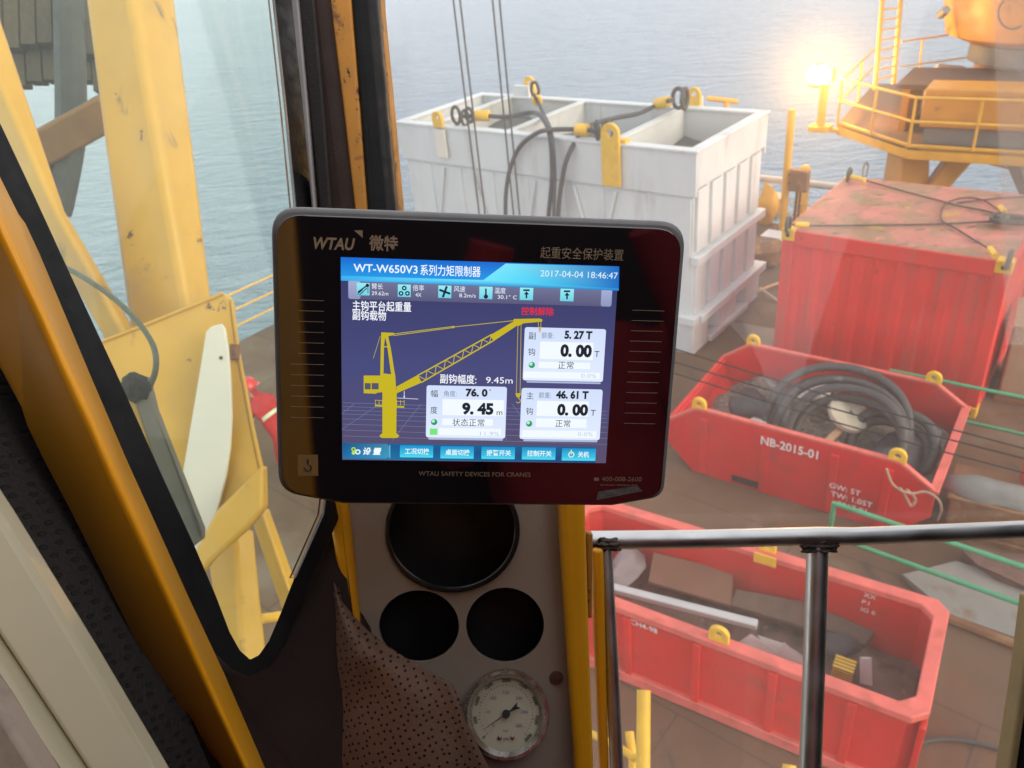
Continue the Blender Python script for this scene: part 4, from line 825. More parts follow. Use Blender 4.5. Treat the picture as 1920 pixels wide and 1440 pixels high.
# grey bar with a greasy head just outside the glass, and its cable
gb_ = thing('wiper_bar', 'grey flat bar with a black greasy head just outside the left window', 'bar', D(350, 1020, 1.35))
b = B(); b.prism([D(x, y, 1.37) for x, y in ((212, 716), (240, 712), (296, 880), (352, 1022), (334, 1026), (270, 880))], FW*0.03); obj('bar_lit_half', b, M_yel, gb_, bevel=0.002)  # lit half of the bar, its lightness put in by yellow paint
b = B(); b.prism([D(x, y, d) for x, y, d in ((240, 712, 1.368), (274, 706, 1.40), (290, 770, 1.40), (330, 872, 1.40), (378, 994, 1.40), (377, 1012, 1.40), (353, 1030, 1.368), (296, 880, 1.368))], FW*0.02); obj('flat_bar', b, M_greybar, gb_, bevel=0.002)  # shaded half of the bar, in darker grey paint
b = B(); c0 = D(252, 728, 1.375); rnd = random.Random(9)
r_ = bmesh.ops.create_icosphere(b.bm, subdivisions=3, radius=1.0)
for v in r_['verts']:
    q = v.co; k = 1+rnd.uniform(-.12, .12); v.co = c0+RT*q.x*0.027*k+UP*q.y*0.026*k+FW*q.z*0.016*k
obj('greasy_head', b, M_tarry, gb_, ang=70)
b = B(); b.tube(spline([D(60, 480, 1.6), D(112, 497, 1.55), D(165, 525, 1.5), D(220, 565, 1.46), D(262, 608, 1.43), D(288, 650, 1.41), D(292, 690, 1.39), D(280, 725, 1.38), D(262, 745, 1.38)]), 0.0052, 8)
obj('cable', b, pm('grey_cable_sheath', (0.13, 0.13, 0.075), 0.5, vs=30), gb_)

# ------------------------------------------------------------------ worker on deck
def worker():
    base = Z(554, 900, 0)
    per = thing('person', 'worker in red coveralls and red helmet bending forward on deck left of the monitor', 'person', base)
    f = (Z(508, 880, 0)-base); f.z = 0; f.normalize(); s = f.cross(ZV)      # f: facing, s: his right
    def P(a, l, z): return base+f*a+s*l+ZV*z
    V = []; E = []; Rd = []
    def add(p, r, par=None):
        V.append(p); Rd.append(r)
        if par is not None: E.append((par, len(V)-1))
        return len(V)-1
    pel = add(P(-0.06, 0, 0.98), 0.16)
    ch = add(P(0.16, 0, 1.22), 0.17, pel); sh = add(P(0.30, 0, 1.40), 0.15, ch)
    nk = add(P(0.40, 0, 1.47), 0.062, sh); hd = add(P(0.48, 0, 1.53), 0.088, nk); hd2 = add(P(0.53, 0, 1.62), 0.095, hd)
    ns = add(P(0.60, 0, 1.53), 0.05, hd)
    for sd in (-1, 1):
        so_ = add(P(0.28, sd*0.19, 1.36), 0.075, sh); el = add(P(0.40, sd*0.26, 1.10), 0.055, so_); wr_ = add(P(0.62, sd*0.20, 1.02), 0.036, el); hn = add(P(0.70, sd*0.19, 1.00), 0.040, wr_)
        for k in range(4): add(P(0.79-0.006*abs(k-1), sd*(0.155+0.022*k), 0.965), 0.010, hn)
        add(P(0.73, sd*0.14, 0.99), 0.011, hn)
        hp_ = add(P(-0.05, sd*0.10, 0.90), 0.105, pel); kn = add(P(0.05, sd*0.13, 0.50), 0.068, hp_); an = add(P(-0.02+0.05*sd, sd*0.14, 0.10), 0.05, kn); add(P(0.14+0.05*sd, sd*0.15, 0.045), 0.045, an)
    me = bpy.data.meshes.new('body'); me.from_pydata([v-base for v in V], E, [])
    o = bpy.data.objects.new('tmp', me); COL.objects.link(o)
    sk = o.modifiers.new('s', 'SKIN'); sk.use_smooth_shade = True
    for i, v in enumerate(me.skin_vertices[0].data): v.radius = (Rd[i], Rd[i]); v.use_root = (i == 0)
    su = o.modifiers.new('u', 'SUBSURF'); su.levels = 1; su.render_levels = 1
    dg = bpy.context.evaluated_depsgraph_get(); ev = bpy.data.meshes.new_from_object(o.evaluated_get(dg))
    bpy.data.objects.remove(o)
    ev.name = 'body'; ev.materials.clear()
    skin = pm('skin', (0.40, 0.22, 0.14), 0.5, vs=20); boot = pm('boot_leather', (0.02, 0.017, 0.015), 0.5)
    for mm in (M_cover, skin, boot): ev.materials.append(mm)
    for p in ev.polygons:
        c0 = p.center; a = c0.dot(f); p.use_smooth = True
        p.material_index = 1 if ((a > 0.40 and c0.z > 1.42) or (a > 0.63 and c0.z < 1.2)) else (2 if c0.z < 0.13 else 0)
    bo = bpy.data.objects.new('body', ev); COL.objects.link(bo); bo.parent = per
    b = B(); hc_ = P(0.505, 0, 1.60); hx = (f*0.85-ZV*0.25).normalized(); hz = (ZV*0.85+f*0.4).normalized(); hz = (hz-hx*hz.dot(hx)).normalized()
    b.lathe(hc_, [(0.185, -0.012), (0.150, 0.0), (0.145, 0.04), (0.128, 0.09), (0.085, 0.132), (0.001, 0.150)], 24, axis=hz); b.prism([hc_+hx*0.13+s*0.10, hc_+hx*0.24+s*0.06, hc_+hx*0.24-s*0.06, hc_+hx*0.13-s*0.10], hz*0.012)
    obj('helmet', b, pm('helmet_red', (0.62, 0.03, 0.03), 0.3), per)
    tape = pm('reflective_tape', (0.55, 0.58, 0.40), 0.4)
    for sd in (-1, 1):
        b = B(); c0 = P(0.345, sd*0.228, 1.22); ax = (P(0.40, sd*0.26, 1.10)-P(0.28, sd*0.19, 1.36)).normalized(); b.cyl(c0-ax*0.025, c0+ax*0.025, 0.079, 16); obj('reflective_band', b, tape, per)
    b = B(); c0 = P(0.13, 0, 1.19); ax = (P(0.16, 0, 1.22)-P(-0.06, 0, 0.98)).normalized(); b.tube([c0-ax*0.03, c0+ax*0.03], 0.192, 20, caps=False); obj('reflective_band', b, tape, per)
    b = B()
    for sd in (-1, 1):
        b.ball(P(0.605, sd*0.035, 1.565), 0.012, 8)
    obj('eye', b, M_ink, per)
worker()

# ================================================================== CAB INTERIOR
cab = thing('crane_cab', 'dark crane cab interior with yellow window frames and black vinyl trim', 'crane cab', (0, 0.2, 5.7))
# plane of the left window: 1/depth is linear in the picture
def dl(x, y, k=1.0): return k/(1.42-0.00097*x+0.000202*y)
def LW(x, y, k=1.0): return D(x, y, dl(x, y, k))
openL = [(-60, 120), (0, 240), (62, 372), (130, 520), (215, 702), (300, 892), (360, 1022), (402, 1120), (428, 1188), (447, 1222), (466, 1239), (484, 1230), (503, 1203), (525, 1152), (552, 1082), (584, 1008), (604, 962), (611, 900), (597, 760), (580, 600), (550, 385), (532, 200), (510, 0), (490, -160), (-130, -160)]
band = [(-100, 165), (-42, 270), (18, 398), (88, 548), (172, 730), (258, 922), (318, 1050), (362, 1146), (396, 1218), (432, 1254), (466, 1270), (506, 1252), (532, 1212), (556, 1162), (582, 1092), (614, 1018), (636, 968), (646, 900), (640, 760), (622, 600), (592, 385), (574, 200), (552, 0), (535, -200), (-180, -200)]
b = B(); b.ring([LW(x, y, .985) for x, y in openL], [LW(x, y, .985) for x, y in band], FW*0.005); obj('window_gasket', b, M_black, cab, bevel=0.002, seg=3)
b = B()
e0 = [(551, 1084), (584, 1010), (604, 965), (612, 900), (598, 760), (581, 600), (551, 385), (533, 200), (511, 0), (491, -160)]
b.ring([LW(x, y, .978) for x, y in e0]+[LW(x-9, y, .995) for x, y in e0[::-1]], [LW(x+3, y, .976) for x, y in e0]+[LW(x-7, y, 1.02) for x, y in e0[::-1]], FW*0.004); part_label(obj('gasket_lit_edge', b, M_greygask, cab), 'window rubber edge painted pale for the light on it')  # pale grey puts the light on the gasket edge into its colour
b = B(); px = [(-140, 60), (20, 380), (300, 960), (400, 1190), (466, 1262), (530, 1200), (625, 985), (632, 880), (570, 385), (530, 0), (510, -180), (-150, -180)]
b.prism([LW(x, y, 1.0) for x, y in px], FW*0.006)
def halfplane(p, q, inside, org):   # edge p-q drawn on a pane, as a plane square to it; coordinates relative to the pane object's origin
    p, q, inside = p-org, q-org, inside-org; e = (q-p).normalized(); n_ = inside-p; n_ = (n_-e*n_.dot(e)).normalized(); return tuple(n_), p.dot(n_)
CABO = Vector((0, 0.2, 5.7))
M_glassL = glass_mat('left_window_glass', (0.885, 0.925, 0.87), 0.05, (0.80, 0.82, 0.70), 0.0, [([halfplane(LW(441, 0), LW(500, 395), LW(560, 200), CABO)], 0.30)])  # thinner film zone paints in the edge of a reflected band
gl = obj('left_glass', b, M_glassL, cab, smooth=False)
# yellow inner frame tube on the left
st = []
Lq = [(-160, 440), (0, 700), (40, 775), (83, 863), (133, 958), (184, 1060), (236, 1165), (285, 1266), (322, 1340), (352, 1385), (392, 1445), (470, 1600)]
Mq = [(-150, 120), (0, 415), (30, 480), (75, 575), (120, 680), (167, 780), (206, 870), (270, 1008), (336, 1155), (385, 1268), (463, 1440), (545, 1610)]
Rq = [(-120, 60), (0, 322), (35, 392), (75, 478), (122, 590), (170, 705), (240, 868), (300, 1000), (356, 1125), (420, 1262), (497, 1440), (575, 1610)]
b = B(); rings = []
for l, m_, r_ in zip(Lq, Mq, Rq):
    dm = dl(m_[0], m_[1], .86); a = D(l[0], l[1], dm*1.14); c_ = D(m_[0], m_[1], dm); e = D(r_[0], r_[1], dl(r_[0], r_[1], .95))
    rings.append([b.bm.verts.new(p) for p in (a, c_, e, a+(e-c_))])
for i in range(len(rings)-1):
    for k in range(4): b.bm.faces.new((rings[i][k], rings[i][(k+1) % 4], rings[i+1][(k+1) % 4], rings[i+1][k]))
b.bm.faces.new(rings[0]); b.bm.faces.new(rings[-1][::-1])
obj('frame_tube', b, M_tubeyel, cab, bevel=0.012, seg=4, ang=50)
# black vinyl left of the tube, and beige trim in the corner
def slab(name, pts, thick, mat, bev=0.0, par=None, label=None):
    b = B(); b.prism([D(*p) for p in pts], FW*thick); o = obj(name, b, mat, par or cab, bevel=bev, seg=3)
    if label: part_label(o, label)
    return o
slab('vinyl_lining', [(-300, 300, .72), (0, 640, .72), (110, 850, .72), (230, 1080, .72), (330, 1290, .72), (420, 1500, .72), (420, 1640, .72), (330, 1640, .70), (-20, 900, .66), (-300, 600, .66)], 0.02, M_perf)
slab('trim_strip', [(-200, 660, .55), (0, 968, .55), (152, 1216, .55), (286, 1442, .55), (370, 1590, .55), (260, 1590, .53), (158, 1440, .53), (0, 1200, .53), (-200, 900, .53)], 0.02, M_beige, 0.004)
slab('trim_strip', [(-200, 955, .52), (0, 1246, .52), (130, 1442, .52), (230, 1600, .52), (215, 1600, .515), (107, 1440, .515), (0, 1288, .515), (-200, 1010, .515)], 0.02, M_beige, 0.004)
slab('trim_strip', [(-200, 1030, .50), (0, 1330, .50), (72, 1445, .50), (180, 1610, .50), (-200, 1610, .48)], 0.02, M_panel, 0.004)
slab('trim_groove', [(-200, 850, .60), (0, 1150, .60), (200, 1450, .60), (290, 1600, .60), (-200, 1600, .60)], 0.02, M_dark)
b = B(); p_ = [(D(x, y, .549)) for x, y in ((-100, 842), (20, 1030), (150, 1238), (240, 1390), (330, 1540))]; b.tube(p_, 0.0007, 5); obj('trim_seam', b, M_dark, cab)
# lower lining below the window and draped perforated cover
slab('lower_lining', [(340, 1130, .90), (386, 1212, .90), (428, 1248, .90), (466, 1258, .905), (502, 1243, .915), (526, 1202, .925), (552, 1154, .945), (578, 1084, .965), (606, 1014, .99), (632, 960, 1.01), (665, 960, 1.02), (668, 1130, 1.0), (690, 1185, .98), (720, 1460, .92), (720, 1660, .88), (480, 1660, .82), (430, 1420, .86)], 0.03, M_brown, 0.012)
edge = [(628, 1090), (642, 1128), (664, 1155), (690, 1182), (725, 1210), (765, 1236), (812, 1262), (848, 1283), (862, 1312), (872, 1352), (890, 1392), (914, 1440), (950, 1540), (970, 1640)]
inn = [(618, 1090), (616, 1130), (614, 1170), (612, 1200), (610, 1240), (608, 1280), (606, 1310), (604, 1340), (602, 1370), (600, 1400), (598, 1430), (596, 1470), (592, 1560), (588, 1660)]
b = B(); N_ = len(edge)-1
def cov(s_, t_):
    i = min(N_-1, int(s_*N_)); k = s_*N_-i
    e = (edge[i][0]*(1-k)+edge[i+1][0]*k, edge[i][1]*(1-k)+edge[i+1][1]*k); n_ = (inn[i][0]*(1-k)+inn[i+1][0]*k, inn[i][1]*(1-k)+inn[i+1][1]*k)
    x, y = n_[0]*(1-t_)+e[0]*t_, n_[1]*(1-t_)+e[1]*t_
    return D(x, y, 0.985-0.075*s_-0.05*min(1, s_*3)*math.sin(min(1, t_*1.15)*math.pi*0.62)+0.006*math.sin(6*t_+3*s_))
b.grid(cov, 39, 24); o = obj('perforated_cover', b, M_perf2, cab); so_ = o.modifiers.new('thick', 'SOLIDIFY'); so_.thickness = 0.006; so_.offset = -1
# grey panel with three holes
def circ(cx, cy, rx, ry, n, d, ph=0): return [D(cx+rx*math.cos(2*math.pi*k/n+ph), cy+ry*math.sin(2*math.pi*k/n+ph), d) for k in range(n)]
PDm = 1.0
holes = [(848, 995, 126, 116), (786, 1173, 75, 67), (947, 1171, 73, 70), (950, 1338, 70, 58)]
bm = bmesh.new()
outline = [(632, 700), (1070, 700), (1085, 1000), (1100, 1620), (640, 1620)]
vs = [bm.verts.new(D(x, y, PDm)) for x, y in outline]; es = [bm.edges.new((vs[i], vs[(i+1) % len(vs)])) for i in range(len(vs))]
for cx, cy, rx, ry in holes:
    hv = [bm.verts.new(p) for p in circ(cx, cy, rx, ry, 48, PDm)]; es += [bm.edges.new((hv[i], hv[(i+1) % 48])) for i in range(48)]
bmesh.ops.triangle_fill(bm, use_beauty=True, use_dissolve=False, edges=es)
b = B(); b.bm.free(); b.bm = bm; o = obj('holed_panel', b, M_panel, cab, smooth=False)
so_ = o.modifiers.new('thick', 'SOLIDIFY'); so_.thickness = 0.004; so_.offset = 0
for cx, cy, rx, ry in holes:
    b = B(); n = 40
    r1 = circ(cx, cy, rx*1.0, ry*1.0, n, PDm+0.003); r2 = circ(cx, cy, rx*0.93, ry*0.93, n, PDm+0.085)
    A = [b.bm.verts.new(p) for p in r1]; C_ = [b.bm.verts.new(p) for p in r2]
    for k in range(n): b.bm.faces.new((A[k], A[(k+1) % n], C_[(k+1) % n], C_[k]))
    b.bm.faces.new(C_); obj('duct', b, M_dark, cab)
b = B(); n = 56; b.ring(circ(848, 995, 116, 106, n, PDm-0.008), circ(848, 995, 127, 117, n, PDm-0.008), FW*0.006); obj('hole_ring', b, pm('gloss_black_ring', (0.012, 0.012, 0.013), 0.18), cab, bevel=0.002)
b = B(); c0 = D(1043, 1272, PDm-0.004); b.lathe(c0+FW*0.006, [(0.0001, -0.008), (0.008, -0.007), (0.0095, -0.002), (0.0095, 0.004)], 18, axis=FW); obj('hole_plug', b, pm('brown_plug', (0.09, 0.04, 0.03), 0.5), cab)
# yellow tubes either side of the panel
def flatbar(st, d0, thick, mat, name, bev):
    b = B(); L_ = [D(l[0], l[1], d0) for l, r_ in st]; R_ = [D(r_[0], r_[1], d0) for l, r_ in st]
    b.prism(L_+R_[::-1], FW*thick); return obj(name, b, mat, cab, bevel=bev, seg=4)
flatbar([((600, 880), (640, 880)), ((613, 955), (652, 955)), ((628, 1050), (662, 1050)), ((646, 1142), (670, 1142)), ((660, 1230), (684, 1230))], .985, 0.03, M_tubeyel, 'panel_frame', 0.008)
flatbar([((1040, 860), (1094, 860)), ((1047, 950), (1098, 950)), ((1060, 1160), (1104, 1160)), ((1078, 1442), (1114, 1442)), ((1090, 1640), (1122, 1640))], .965, 0.045, M_tubeyel, 'panel_frame', 0.010)
flatbar([((1100, 1000), (1112, 1000)), ((1102, 1160), (1110, 1160))], .99, 0.02, M_rustyel, 'hinge_strip', 0.004)
flatbar([((1111, 1030), (1132, 1030)), ((1116, 1200), (1136, 1200)), ((1126, 1442), (1142, 1442)), ((1134, 1640), (1148, 1640))], 1.03, 0.03, M_tubeyel, 'panel_frame', 0.008)
flatbar([((1936, 1120), (1952, 1120)), ((1916, 1280), (1932, 1280)), ((1891, 1442), (1908, 1442)), ((1862, 1640), (1880, 1640))], 1.08, 0.03, pm('worn_frame_paint', (0.34, 0.24, 0.11), 0.5, vs=9, var=0.25), 'panel_frame', 0.004)
flatbar([((1954, 1120), (2060, 1120)), ((1934, 1280), (2060, 1280)), ((1910, 1442), (2060, 1442)), ((1882, 1640), (2060, 1640))], 1.085, 0.03, M_black, 'frame_gasket', 0.004)
# corner pillar above the monitor
def col(name, l, r_, d, thick, mat, bev=0.008):
    return flatbar([((l[0], -220), (r_[0], -220)), ((l[1], 0), (r_[1], 0)), ((l[2], 200), (r_[2], 200)), ((l[3], 390), (r_[3], 390)), ((l[4], 560), (r_[4], 560)), ((l[5], 900), (r_[5], 900))], d, thick, mat, name, bev)
col('pillar_cover', (520, 549, 570, 590, 606, 640), (605, 622, 645, 668, 684, 712), 1.045, 0.05, M_brown, 0.02)
col('pillar_black_strip', (540, 556, 577, 597, 612, 645), (566, 590, 608, 622, 640, 672), 1.040, 0.012, M_vinyl, 0.004)  # black vinyl strip over the left of the pillar cover
col('pillar_lip', (530, 546, 567, 584, 600, 632), (543, 559, 577, 592, 608, 640), 1.034, 0.02, M_greygask, 0.004)
col('pillar_strip', (598, 616, 642, 663, 678, 708), (650, 659, 675, 689, 700, 724), 1.055, 0.05, M_rustyel, 0.004)
col('pillar_gasket', (645, 657, 673, 687, 698, 720), (694, 706, 724, 741, 752, 780), 1.05, 0.05, M_black, 0.012)
col('pillar_edge', (694, 706, 724, 741, 752, 780), (702, 714, 733, 750, 762, 792), 1.09, 0.05, M_rustyel, 0.004)
# right window glass
b = B(); b.prism([D(x, y, 1/(0.781+0.0000463*y)) for x, y in ((704, -260), (2500, -260), (2500, 1750), (860, 1750))], FW*0.006)
def RW(x, y): return D(x, y, 1/(0.781+0.0000463*y))
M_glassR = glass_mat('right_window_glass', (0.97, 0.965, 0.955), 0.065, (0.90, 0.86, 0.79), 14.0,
    [([halfplane(RW(1862, 0), RW(1886, 610), RW(1910, 300), CABO), halfplane(RW(1895, 648), RW(1940, 652), RW(1920, 300), CABO)], 3.2), ([halfplane(RW(1190, -50), RW(1300, 900), RW(1800, 300), CABO)], 1.15)])  # thicker film paints in a pale reflected strip at the right
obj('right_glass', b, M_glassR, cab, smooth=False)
# shell behind the camera, its roof and side walls shaped to control the light
b = B()
b.box((0, -0.95, 7.2), (2.5, 0.06, 3.0)); obj('rear_wall', b, M_brown, cab)
b = B(); b.box((-0.74, -0.18, 8.66), (1.02, 1.50, 0.06)); obj('roof', b, M_vinyl, cab)  # unseen roof, cut back to let sky light reach panel and rail
b = B(); b.box((0, -0.30, 5.75), (2.5, 1.24, 0.06)); obj('floor', b, M_dark, cab)
b = B(); b.box((1.2, 0.05, 6.85), (0.05, 1.94, 2.1)); obj('shade_wall', b, M_vinyl, cab)  # unseen wall, added to keep the sun off interior and pane
b = B(); b.box((-0.80, -0.16, 7.2), (0.05, 1.52, 2.85)); obj('shade_wall', b, M_vinyl, cab)  # unseen wall, lengthened to darken the yellow frame tube

b = B(); b.beam((-0.40, -0.5, 6.2), (-0.325, -0.5, 8.0), 0.085, 0.05, (0, 1, 0)); part_label(obj('rear_frame_tube', b, M_tubeyel, cab, bevel=0.01), 'yellow tube behind the viewer, mirrored in the monitor bezel')
# coverall standing in for the operator, added for the red reflection in the bezel
cvr = thing('coverall_stand_in', 'red coverall shape added in place of the operator behind the camera, mirrored in the black monitor bezel', 'coverall', (0.27, -0.72, 6.0))
b = B(); b.grid(lambda s_, t_: Vector((0.27, -0.72, 7.32-0.95*t_))+Vector((math.cos(2*math.pi*s_)*(0.24-0.05*t_+0.012*math.sin(9*t_+14*math.pi*s_)), math.sin(2*math.pi*s_)*(0.10+0.02*t_), 0.05*abs(math.cos(2*math.pi*s_))*-1*(1-t_))), 32, 14); obj('stand_in_torso', b, M_cover, cvr)
for sd in (-1, 1):
    b = B(); b.tube(spline([(0.27+sd*0.20, -0.72, 7.25), (0.27+sd*0.30, -0.66, 7.08), (0.27+sd*0.26, -0.55, 7.22), (0.27+sd*0.17, -0.45, 7.46)]), [0.075]*7+[0.062]*6+[0.05]*6, 12); obj('sleeve', b, M_cover, cvr)
    b = B(); b.tube([(0.27+sd*0.10, -0.72, 6.42), (0.27+sd*0.12, -0.66, 6.05)], [0.105, 0.08], 12); obj('stand_in_trouser_leg', b, M_cover, cvr)
b = B(); b.tube([(0.27+0.09*math.cos(2*math.pi*k/20), -0.72+0.06*math.sin(2*math.pi*k/20), 7.33) for k in range(20)], 0.025, 8, closed=True); obj('stand_in_collar', b, M_cover, cvr)
b = B(); b.tube([(0.27, -0.72, 7.34), (0.27, -0.78, 7.50), (0.27, -0.92, 7.52)], 0.006, 8); obj('prop_hook', b, M_darksteel, cvr)

# ------------------------------------------------------------------ stainless guard rail inside the window
gr = thing('steel_guard_rail', 'polished steel pipe guard rail with burnt welds across the right window', 'railing', D(1530, 1600, 1.1))
b = B(); b.tube([D(1100, 1013, 1.06), D(1300, 1011, 1.075), D(1500, 1006, 1.09), D(1540, 1005, 1.09), D(1600, 1006, 1.095), D(1800, 998, 1.11), D(2100, 984, 1.14)], 0.0126, 20); obj('top_pipe', b, M_steel, gr)
b = B(); b.tube([D(1533, 1022, 1.09), D(1527, 1230, 1.075), D(1519, 1445, 1.06), D(1512, 1640, 1.05)], 0.0146, 20); obj('upright_pipe', b, M_steel, gr)
b = B(); b.tube([D(1135, 1028, 1.05), D(1147, 1240, 1.04), D(1157, 1445, 1.03), D(1165, 1640, 1.02)], 0.0088, 18); obj('upright_pipe', b, M_steel, gr)
rnd = random.Random(2)
def weld(c, n, r, ax, mat=M_weld):
    b = B(); r_ = bmesh.ops.create_icosphere(b.bm, subdivisions=4, radius=1.0)
    for v in r_['verts']:
        q = v.co.copy(); k = 1+0.16*math.sin(7*q.x+n)+0.14*math.sin(9*q.y-2*q.z)+0.12*math.sin(13*q.z+5*q.x)+0.06*math.sin(23*q.x+17*q.y)
        v.co = c+RT*(q.x*r*1.35*k)+UP*(q.y*r*0.62*k)-FW*(q.z*r*1.02*k)
    return obj('weld_bead', b, mat, gr, ang=80)
weld(D(1535, 1026, 1.088), 26, 0.0155, None); weld(D(1135, 1022, 1.05), 22, 0.0140, None)

# ------------------------------------------------------------------ pressure gauge
gg = thing('pressure_gauge', 'round chrome-rimmed pressure gauge with a cream dial in the grey panel', 'gauge', D(948, 1338, 1.0))
GA = (-FW*0.97+UP*0.24).normalized(); GX = (RT-GA*RT.dot(GA)).normalized(); GY = GA.cross(GX)
gc = D(949, 1338, 0.985); gr_ = 0.0535
b = B(); b.lathe(gc, [(gr_*0.80, 0.004), (gr_*0.90, 0.010), (gr_*0.97, 0.010), (gr_*1.0, 0.004), (gr_*0.99, -0.02), (gr_*0.93, -0.03)], 48, axis=GA); obj('chrome_rim', b, M_chrome, gg)
b = B(); b.lathe(gc, [(gr_*0.90, -0.002), (gr_*0.5, -0.002), (0.0001, -0.002)], 48, axis=GA); dial = obj('dial', b, M_dial, gg)
b = B()
def gp(a, r): return gc+GX*(math.cos(R(a))*r*gr_)+GY*(math.sin(R(a))*r*gr_)+GA*(-0.0012)
for k in range(41):
    a = 225-270*k/40; l = 0.07 if k % 5 == 0 else 0.035
    p, q = gp(a, 0.60), gp(a, 0.60+l); b.beam(p, q, 0.0005, 0.0003, GA)
for k, s_ in enumerate(('0', '500', '1000', '1500', '2000', '2500', '3000', '3500', '4000')):
    a = 225-270*k/8; c0 = gp(a, 0.73); r_ = (GX*math.cos(R(a-90))+GY*math.sin(R(a-90))); b.text(s_, c0-(GX*math.cos(R(a))+GY*math.sin(R(a)))*0.002, r_, GX*math.cos(R(a))+GY*math.sin(R(a)), 0.0042, align='CENTER', bold=0.02)
b.text('psi', gp(-90, 0.58), GX, GY, 0.0045, align='CENTER')
obj('scale', b, M_ink, dial, smooth=False)
b = B()
for k in range(29):
    a = 225-270*k/28; p, q = gp(a, 0.49), gp(a, 0.52); b.beam(p, q, 0.0004, 0.0003, GA)
for k, s_ in enumerate(('0', '50', '100', '150', '200', '250', '280')):
    a = 225-270*k/6; c0 = gp(a, 0.42); b.text(s_, c0, GX, GY, 0.0042, align='CENTER')
b.text('bar', gp(-90, 0.40), GX, GY, 0.004, align='CENTER')
obj('scale', b, M_blueink, dial, smooth=False)
b = B(); hub = gc+GA*0.002; nd = (GX*(905-952)-GY*(1368-1338)).normalized(); nv = nd.cross(GA)
b.prism([hub+nd*gr_*0.66, hub+nv*0.0008, hub-nd*gr_*0.16+nv*0.0012, hub-nd*gr_*0.36+nv*0.0042, hub-nd*gr_*0.30, hub-nd*gr_*0.36-nv*0.0042, hub-nd*gr_*0.16-nv*0.0012, hub-nv*0.0008], GA*0.0006)
b.lathe(hub, [(0.005, -0.001), (0.005, 0.0016), (0.0001, 0.002)], 18, axis=GA); obj('needle', b, M_ink, gg)
b = B()
for dx in (-0.012, 0.008): b.lathe(gc+GX*(dx*0.5+0.0)+GX*(0.004 if dx > 0 else -0.002)-GY*gr_*0.52, [(0.0028, -0.002), (0.0026, 0.0006), (0.0001, 0.001)], 12, axis=GA)
obj('dial_screw', b, M_chrome, gg)

# ================================================================== MONITOR
MX = Vector((0.988, 0.003, -0.155)).normalized(); MY = Vector((0.146, 0.316, 0.937)); MY = (MY-MX*MY.dot(MX)).normalized(); MN = MX.cross(MY)
MC = Vector((-0.024, 0.538, 7.093))
if MN.dot(FW) > 0: MN = -MN
def SP(x, y, lift=0.0):               # point of the screen plane behind a photo pixel
    o = CAM; d = D(x, y, 1)-CAM; k = (MC+MN*lift-o).dot(MN)/d.dot(MN); return o+d*k
def loc(p): return (Vector(p)-MC).dot(MX), (Vector(p)-MC).dot(MY)
def LP(X, Y, lift=0.0): return MC+MX*X+MY*Y+MN*lift
mon = thing('display_monitor', 'black glass bezel crane monitor showing a yellow crane and white readings', 'monitor', SP(885, 930))
def rounded(pts, rad, n=7):
    out_ = []; N = len(pts)
    for i in range(N):
        p = Vector(pts[i]).to_2d(); a = Vector(pts[i-1]).to_2d(); c_ = Vector(pts[(i+1) % N]).to_2d(); r = rad[i] if isinstance(rad, (list, tuple)) else rad
        d1 = (a-p).normalized(); d2 = (c_-p).normalized(); ang = d1.angle(d2); tl = r/math.tan(ang/2)
        p1, p2 = p+d1*tl, p+d2*tl
        for k in range(n+1):
            t_ = k/n; q = p1*(1-t_)**2+p*2*t_*(1-t_)+p2*t_*t_; out_.append(q)
    return out_
oc = [loc(SP(x, y)) for x, y in ((507, 386), (1290, 417), (1240, 946), (522, 940))]
poly0 = [loc(SP(x, y)) for x, y in ((504, 386), (1292, 416), (1248, 936), (1150, 953), (640, 949), (519, 927))]
k_ = 0.0215
outer = rounded(poly0, [k_, k_, 0.014, 0.006, 0.006, 0.020])
cx_, cy_ = sum(p[0] for p in outer)/len(outer), sum(p[1] for p in outer)/len(outer)
def inset(pts, w):
    xs = [p[0] for p in pts]; hx = (max(xs)-min(xs))/2; ys = [p[1] for p in pts]; hy = (max(ys)-min(ys))/2
    return [((p[0]-cx_)*(1-w/hx)+cx_, (p[1]-cy_)*(1-w/hy)+cy_) for p in pts]
b = B(); b.prism([LP(p[0], p[1], -0.004) for p in outer], -MN*0.040); obj('case', b, M_case, mon, bevel=0.0035, seg=3, ang=60)
b = B(); b.prism([LP(p[0], p[1], -0.0035) for p in inset(outer, 0.0042)], MN*0.0030); obj('bezel_glass', b, M_bezel, mon, bevel=0.0008, seg=2, ang=60)
b = B(); p0, p1 = D(870, 640, .665), D(870, 820, .98); b.beam(p0, p1, 0.10, 0.08); b.box(SP(870, 680)-MN*0.055, (0.16, 0.12, 0.02), (MX, MY, MN)); obj('mount_arm', b, M_dark, mon, bevel=0.01)
# printing on the bezel
def bt(s, x, y, h, x1=None, bold=0.0, align='LEFT', shear=0.0):
    b = B(); o = SP(x, y); X, Y = loc(o); w = None
    if x1 is not None: w = loc(SP(x1, y))[0]-X
    b.text(s, LP(X, Y, -0.0003), MX, MY, h/1480.3*DEP(o), width=w, bold=bold, align=align, shear=shear); obj('bezel_print', b, M_gold, mon, smooth=False)
bt('WTAU', 588, 466, 22, 666, 0.03, shear=0.25); bt('微特', 692, 467, 22, 746, 0.02); bt('起重安全保护装置', 1013, 482, 17, 1169, 0.0)
bt('WTAU SAFETY DEVICES FOR CRANES', 785, 892, 9, 995, 0.0); bt('400-008-2600', 1128, 902, 9, 1203); bt('www.wtau.cn', 1125, 911, 5, 1195)
b = B(); b.face([SP(x, y, -0.0003) for x, y in ((664, 432), (680, 432), (680, 446))]); obj('bezel_print', b, M_gold, mon, smooth=False)
